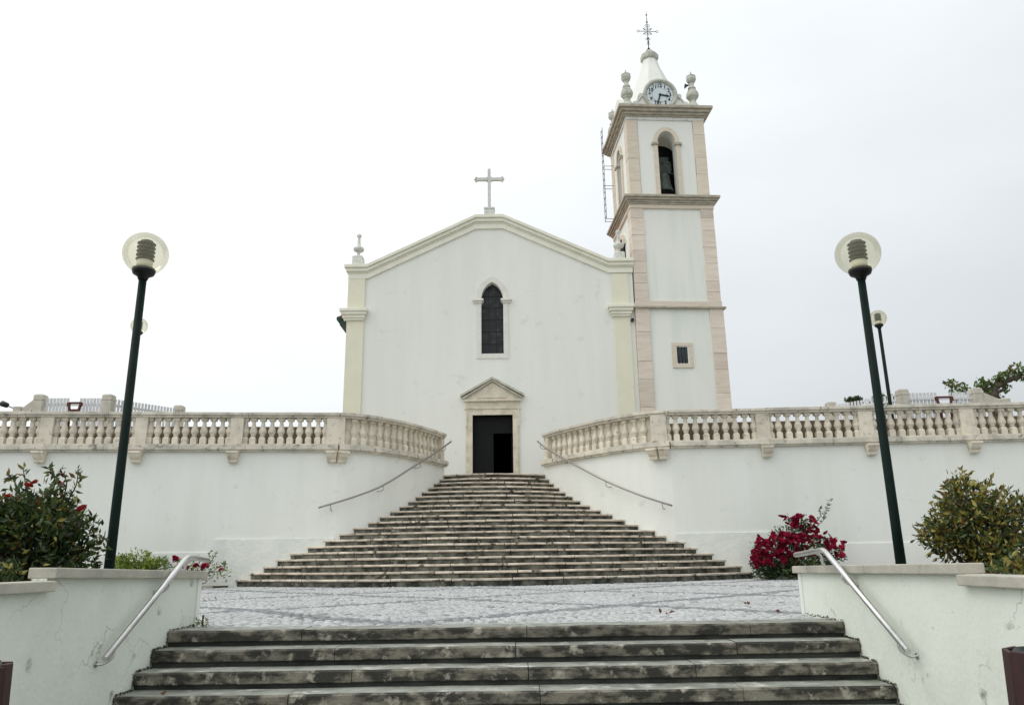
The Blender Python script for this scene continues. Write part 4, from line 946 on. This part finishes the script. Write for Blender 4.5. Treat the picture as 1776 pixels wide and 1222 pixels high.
def bush(name, base, blobs, ncl, nleaf, size, mats, wts, label, cat, group=None, sprigs=(), trunk=True, spread=.11, wide=.42):
    o = thing(name, base, label, cat, group); base = Vector(base); items = []; tubes = MB(); tot = sum(b[3] for b in blobs)
    def pick(up):
        w = [a*(1+up*b) for a, b in wts]; return rng.choices(range(len(mats)), [max(x, .001) for x in w])[0]
    for bc_, br, bz, wt in blobs:
        bc_ = Vector(bc_)
        for k in range(max(1, int(ncl*wt/tot))):
            d = rv(); rr = rng.random()**.38; c = bc_+Vector((d.x*br, d.y*br, d.z*bz))*rr
            up = max(0, d.z)*rr
            if k % 3 == 0 and trunk:
                mid = base+(c-base)*.5+rv()*.08; tubes.tube([base+rv()*.04+Vector((0, 0, .01)), mid, c], [.016, .010, .004], 5, False)
            for j in range(nleaf):
                p = c+rv()*spread*rng.random()**.6; dd = (p-bc_).normalized()*.7+rv()*.8+Vector((0, 0, .15)); items.append((p, dd, rng.uniform(.6, 1.15), pick(up)))
    for sp in sprigs:                        # long shoots with leaves
        pts = smooth_line(sp, 6); tubes.tube(pts, [.008*(1-.6*i/len(pts)) for i in range(len(pts))], 5, False)
        for i in range(2, len(pts)):
            for j in range(2 if i % 2 else 3): items.append((pts[i]+rv()*.015, rv()+Vector((0, 0, .5)), rng.uniform(.6, 1.1), pick(1.0)))
    if not tubes.v: tubes.tube([base, base+Vector((0, 0, .1))], .01, 5)
    tubes.build('stems', 'twig', o); leaf_mesh('crown', items, mats, o, size, wide=wide, kind='stuff'); return o
def flower_mesh(name, m, r, n=16):
    mb = MB(); rr = random.Random(5)
    for k in range(n):
        a = k*2.4; t = k/n; rad = r*(.25+.75*t); e_ = .35+.9*(1-t)
        d = Vector((math.cos(a), math.sin(a), 0)); s = Vector((-d.y, d.x, 0)); up = Vector((0, 0, 1)); b0 = d*r*.08
        tip = d*rad*math.cos(e_)+up*rad*math.sin(e_); mid = tip*.6+d*r*.12; w = rad*.55
        mb.add([b0, mid+s*w, tip+s*w*.5, tip-s*w*.5, mid-s*w], [(0, 1, 2, 3, 4)])
    return mb.mesh(name, m)
ROSE = flower_mesh('flower', 'petal_rose', .085); CAM = flower_mesh('flower', 'petal_red', .055)
def flowers(o, me, pts, smin=.8, smax=1.25):
    for p in pts: inst(me, 'flower', o, p, rot=(rng.uniform(-1.2, 1.2)-.5, rng.uniform(-.9, .9), rng.uniform(0, 6)), scale=rng.uniform(smin, smax))
# camellia at the left
Y_ = 6.95
bl_ = [((-4.30, Y_, .72), .50, .42, 6), ((-4.03, Y_+.1, .66), .30, .34, 3), ((-4.22, Y_+.05, 1.05), .32, .25, 2.2), ((-4.62, Y_+.1, .85), .34, .40, 3), ((-3.97, Y_-.1, .95), .14, .14, .5)]
sp = [[Vector((-4.1, Y_, .9)), P(128, 850, Y_), P(136, 815, Y_)], [Vector((-4.25, Y_, 1.0)), P(45, 840, Y_), P(40, 812, Y_)], [Vector((-4.2, Y_, 1.0)), P(95, 840, Y_), P(85, 812, Y_)], [Vector((-4.1, Y_, .9)), P(115, 845, Y_), P(105, 815, Y_)], [Vector((-3.95, Y_, .8)), P(150, 905, Y_), P(163, 900, Y_)], [Vector((-4.3, Y_, 1)), P(25, 835, Y_), P(15, 825, Y_)]]
cml = bush('camellia_bush', (-4.2, Y_, .36), bl_, 230, 34, .078, ['leaf_dark', 'leaf_mid', 'leaf_yellow', 'leaf_bronze'], [(5.5, -.3), (4.0, .6), (.5, 3.5), (.2, 4)], 'dark glossy camellia bush with a few red flowers in the left planter', 'bush', 'planter bushes', sp, spread=.13)
flowers(cml, CAM, [P(48, 843, Y_-.2), P(108, 826, Y_), P(100, 838, Y_), P(13, 861, Y_-.2), P(142, 884, Y_-.15), P(60, 838, Y_)], .7, 1.1)
# shrub at the right
Y_ = 7.25
bl_ = [((4.20, Y_, .74), .40, .32, 5), ((4.12, Y_, 1.02), .24, .20, 2), ((4.55, Y_+.1, .82), .34, .28, 2.5), ((3.88, Y_, .68), .20, .18, 1), ((4.32, Y_, .52), .42, .18, 2)]
sp = [[Vector((4.1, Y_, 1.0)), P(1675, 840, Y_), P(1681, 820, Y_)], [Vector((4.2, Y_, 1.0)), P(1708, 850, Y_), P(1718, 830, Y_)], [Vector((4.3, Y_, .95)), P(1728, 860, Y_), P(1740, 846, Y_)], [Vector((4.0, Y_, .8)), P(1625, 905, Y_), P(1604, 912, Y_)], [Vector((4.0, Y_, .95)), P(1645, 850, Y_), P(1640, 840, Y_)], [Vector((4.5, Y_, .8)), P(1755, 900, Y_), P(1780, 880, Y_)], [Vector((4.1, Y_, 1.0)), P(1660, 850, Y_), P(1655, 835, Y_)]]
bush('camellia_bush', (4.2, Y_, .36), bl_, 170, 30, .072, ['leaf_dark', 'leaf_mid', 'leaf_yellow', 'leaf_bronze'], [(2.2, -.4), (2.0, .3), (2.6, 1.6), (.6, 1.5)], 'bush with yellowing bronze tipped leaves in the right planter', 'bush', 'planter bushes', sp, spread=.12)
Y_ = 5.9
bush('planter_hedge', (4.05, Y_, .36), [((4.0, Y_, .42), .34, .13, 3), ((3.55, Y_-.25, .42), .30, .12, 2.5), ((3.25, Y_-.75, .42), .13, .09, 1.2), ((4.4, Y_, .45), .35, .12, 3)], 80, 22, .06, ['leaf_dark', 'leaf_mid', 'leaf_yellow', 'leaf_bronze'], [(2, -.3), (2, .3), (1.6, 1.5), (.5, 1.5)], 'low clipped yellow green hedge behind the lower right coping', 'hedge', None, (), spread=.09)
Y_ = 6.0
bush('planter_hedge', (-4.15, Y_, .36), [((-4.0, Y_, .42), .28, .14, 2), ((-3.75, Y_-.1, .44), .24, .13, 2), ((-3.42, Y_-.95, .44), .14, .10, 1.6), ((-4.4, Y_, .45), .35, .14, 3)], 80, 22, .065, ['leaf_dark', 'leaf_mid', 'leaf_yellow'], [(4, -.3), (2, .3), (.5, 1.5)], 'low dark green hedge behind the lower left coping', 'hedge', None, (), spread=.09)
# roses at the right of the stairs
Y_ = 20.9
def PR_(x, y, dy=0): return P(x, y, Y_+dy)
c1_, c2_, c3_ = PR_(1345, 965), PR_(1385, 935), PR_(1440, 955)
rs = bush('rose_bush', (PR_(1380, 990).x, Y_, .02), [(c1_, .62, .40, 3), (c2_, .65, .50, 4), (c3_, .40, .35, 2), (PR_(1375, 985), 1.0, .30, 6), (PR_(1345, 980), .6, .3, 3)], 190, 32, .10, ['leaf_dark', 'leaf_mid', 'leaf_fresh'], [(4, 0), (2, .5), (.5, 1)],
          'rose bush covered in crimson flowers beside the right end of the steps', 'rose bush', 'roses below the terrace walls', [[c2_, PR_(1425, 905), PR_(1432, 885), PR_(1440, 866)], [c2_, PR_(1420, 900), PR_(1422, 880)]], spread=.2)
fl = []
for cx, cy, rx, ry, n in ((1335, 945, 26, 14, 32), (1385, 918, 34, 22, 52), (1330, 968, 26, 13, 32), (1375, 945, 36, 18, 46), (1447, 950, 18, 14, 24), (1312, 978, 9, 8, 9), (1380, 900, 8, 8, 4), (1425, 935, 14, 12, 7), (1365, 968, 30, 12, 20)):
    for _ in range(n): fl.append(PR_(cx+0+rng.uniform(-1, 1)*rx, cy+rng.uniform(-1, 1)*ry, rng.uniform(-.62, -.30)))
flowers(rs, ROSE, fl, 1.0, 1.6)
# small roses, lime shrub and weeds at the left
Y_ = 20.6
rs = bush('rose_bush', (PR_(335, 990).x, Y_, .02), [(PR_(318, 985), .35, .28, 2), (PR_(345, 985), .30, .25, 2), (PR_(372, 990), .35, .20, 2)], 40, 14, .085, ['leaf_mid', 'leaf_fresh', 'leaf_lime'], [(2, 0), (2, .5), (.7, 1)],
          'straggly rose plants with few crimson flowers behind the left steel handrail', 'rose bush', 'roses below the terrace walls', [[PR_(360, 985), PR_(362, 970), PR_(365, 957)], [PR_(360, 985), PR_(368, 970), PR_(376, 958)], [PR_(385, 992), PR_(390, 980), PR_(388, 976)], [PR_(285, 990), PR_(287, 978), PR_(290, 970)]], spread=.16)
fl = [PR_(x+rng.uniform(-3, 3), y+rng.uniform(-3, 3), -.35) for x, y, n in ((302, 970, 6), (314, 982, 5), (341, 980, 6), (355, 983, 6), (382, 986, 2), (325, 985, 3)) for _ in range(n)]
flowers(rs, ROSE, fl, .8, 1.2)
bush('lime_shrub', (PR_(236, 985).x, Y_, .02), [(PR_(237, 979), .50, .30, 4), (PR_(213, 984), .40, .22, 1.5), (PR_(264, 984), .35, .22, 1.5)], 110, 30, .09, ['leaf_lime', 'leaf_fresh', 'leaf_mid'], [(4, .6), (2, 0), (1, -.4)], 'low lime green shrub in the left flower bed', 'shrub', None, (), spread=.15)
bush('weed_tuft', (PR_(281, 990).x, Y_, .02), [(PR_(281, 985), .20, .22, 1)], 14, 18, .13, ['leaf_fresh', 'leaf_mid'], [(2, 0), (1, 0)], 'tuft of green weeds between the lime shrub and the roses', 'weeds', None, (), spread=.12, wide=.18)
# tiny weeds growing in joints of the paving and steps
def tuft(p, r, n, label, sz=.05):
    o = bush('weed_tuft', p, [((p[0], p[1], p[2]+r*.4), r, r*.5, 1)], 4, n, sz, ['leaf_fresh', 'leaf_mid', 'leaf_yellow'], [(2, 0), (1, 0), (1, 0)], label, 'weeds', 'weeds in the joints', (), trunk=False, spread=r*.6, wide=.25)
tuft((XL+.10, 7.75, 0), .06, 14, 'small weeds at the foot of the left planter corner')
tuft((-4.35, 22.0, RISE*6+.0), .10, 12, 'yellow green weed growing on the upper steps', .07)
# grime and moss line where the lower steps meet the planter walls
def moss(X, sgn, yb, label):
    items = []
    for i in range(-1, 6):
        y0 = LY0-LGO*i; zt = -LRISE*i
        for k in range(110 if i >= 0 else 60):
            yy = rng.uniform(y0, y0+LGO) if i > 0 else rng.uniform(LY0, yb)
            if i < 0: break
            items.append(((X-sgn*rng.uniform(.0, .025)*rng.random(), yy, zt+rng.uniform(-.004, .01)), rv()+Vector((0, 0, .6)), rng.uniform(.4, 1.1), rng.choices((0, 1), (3, 1))[0]))
        if i >= 0:
            for k in range(40): items.append(((X-sgn*.006, y0-rng.random()*.012, zt-rng.uniform(0, LRISE)), rv(), rng.uniform(.3, .8), 0))
    leaf_mesh('moss', items, ['twig', 'leaf_mid'], None, .022, 'stuff', .6, label)['category'] = 'moss'
moss(XL, -1, 7.8, 'dark moss along the left ends of the lower steps'); moss(XR, 1, 8.2, 'dark moss along the right ends of the lower steps')
# fallen leaves on landing and steps
def fallen():
    items = []
    for x, y in ((868, 1060), (1155, 1066), (1298, 1046), (1330, 1046), (375, 1040), (360, 1043), (505, 1042), (1145, 1068), (1300, 1050), (1350, 1062), (420, 1040), (900, 1040), (1100, 1035)):
        d = (x-CX)/FPX*Rv-(y-CY)/FPX*Uv+Fv; p = Vector((0, 0, EYE))+d*((.012-EYE)/d.z)
        if abs(p.x) < 9 and 7.4 < p.y < 19:
            for _ in range(2): items.append((p+rv()*.03+Vector((0, 0, .02)), Vector((rng.gauss(0, 1), rng.gauss(0, 1), .25)), rng.uniform(.7, 1.3), 0))
    for _ in range(60): items.append((Vector((rng.choice((-1, 1))*rng.uniform(.5, 6.5), rng.uniform(9, 18.5), .016)), Vector((rng.gauss(0, 1), rng.gauss(0, 1), .2)), rng.uniform(.3, .8), 0))
    items.append((Vector((-2.75, 6.42, -LRISE*3+.012)), Vector((1, .2, .25)), 1.0, 0)); items.append((Vector((-2.72, 6.43, -LRISE*3+.012)), Vector((-.2, .4, .3)), 1.0, 0))
    tag(leaf_mesh('fallen_leaves', items, ['dry_leaf'], None, .055, 'stuff', .6, 'dry brown leaves scattered over the cobbles'), None, 'leaves')
fallen()
# pollarded plane tree on the terrace at the right
def plane_tree():
    Y_ = 26.5; Q = lambda x, y, dy=0: P(x, y, Y_+dy)
    b0 = Q(1724, 700); base = Vector((b0.x, Y_, TERR-.012)); o = thing('plane_tree', base, 'pollarded tree with knobbly limbs and leafy tufts behind the right balustrade', 'tree')
    limbs = [([base, Q(1724, 720), Q(1723, 690), Q(1724, 674), Q(1737, 664), Q(1752, 658), Q(1764, 655), Q(1771, 648)], [.24, .22, .21, .17, .13, .115, .11, .08]),
             ([Q(1722, 682), Q(1715, 676), Q(1707, 675), Q(1700, 668)], [.14, .11, .10, .06]), ([Q(1724, 676), Q(1729, 664), Q(1732, 655)], [.12, .08, .06]),
             ([Q(1726, 684), Q(1738, 676), Q(1747, 672)], [.10, .07, .05]), ([Q(1722, 692), Q(1714, 690), Q(1710, 684)], [.09, .06, .05]),
             ([Q(1722, 705), Q(1700, 706, 1), Q(1665, 700, 2), Q(1650, 682, 2)], [.10, .08, .07, .05]), ([Q(1700, 705, 1), Q(1690, 690, 1.5), Q(1668, 676, 1.5)], [.08, .06, .04])]
    m = MB()
    for p, r in limbs: pp = smooth_line(p, 4); rr = [r[min(int(i/4), len(r)-1)]+(r[min(int(i/4)+1, len(r)-1)]-r[min(int(i/4), len(r)-1)])*((i % 4)/4) for i in range(len(pp))]; m.tube(pp, [a*.8*(1+.15*math.sin(i*2.3)) for i, a in enumerate(rr)], 9)
    jitter(m, .05, 5).build('trunk', 'bark', o)
    items = []
    for x, y, r, n, dy in ((1766, 641, .18, 150, 0), (1752, 648, .16, 110, 0), (1741, 650, .12, 80, 0), (1773, 652, .14, 80, 0), (1731, 655, .12, 80, 0), (1735, 662, .10, 50, 0), (1703, 664, .17, 130, 0), (1713, 668, .13, 80, 0), (1722, 664, .09, 40, 0), (1746, 672, .12, 80, 0), (1711, 685, .13, 90, 0), (1718, 690, .10, 50, 0), (1732, 691, .10, 50, 0),
                           (1650, 668, .16, 90, 2), (1643, 664, .08, 40, 2), (1655, 676, .12, 50, 2), (1668, 673, .15, 90, 1.5), (1676, 676, .10, 40, 1.5), (1690, 672, .10, 40, 1.5), (1780, 655, .15, 80, 0)):
        c = Q(x, y, dy)
        for _ in range(int(n*.6)): v = rv()*rng.random()**.5; items.append((c+v*r*1.15, v+rv()*.7, rng.uniform(.6, 1.2), rng.choices((0, 1, 2), (4, 3, .8))[0]))
    leaf_mesh('crown', items, ['leaf_fresh', 'leaf_mid', 'leaf_bronze'], o, .135, 'stuff', .7)
plane_tree()
# far tree tops beyond the terrace
for px, py, rpx, lab in ((1481, 690, 13, 'small round far tree top left of the far lamp pole'), (1530, 690, 22, 'wider far tree top just behind the far lamp pole')):
    Yf = 62; c = P(px, py+6, Yf); r = rpx*Yf/FPX
    o = thing('far_tree', (c.x, Yf, TERR-.012), lab, 'tree', 'far trees beyond the terrace')
    MB().tube([(c.x, Yf, TERR-.012), (c.x+.1, Yf, TERR+2.5), (c.x, Yf, c.z)], [.28, .2, .1], 8).build('trunk', 'bark', o)
    items = []
    for _ in range(32):
        d = rv(); cc = c+Vector((d.x*r, d.y*r, d.z*r*.6))*rng.random()**.4
        for _ in range(34): items.append((cc+rv()*r*.3*rng.random()**.5, rv(), rng.uniform(.6, 1.2), rng.choice((0, 0, 1))))
    leaf_mesh('crown', items, ['leaf_far', 'leaf_mid'], o, .22, 'stuff', .7)
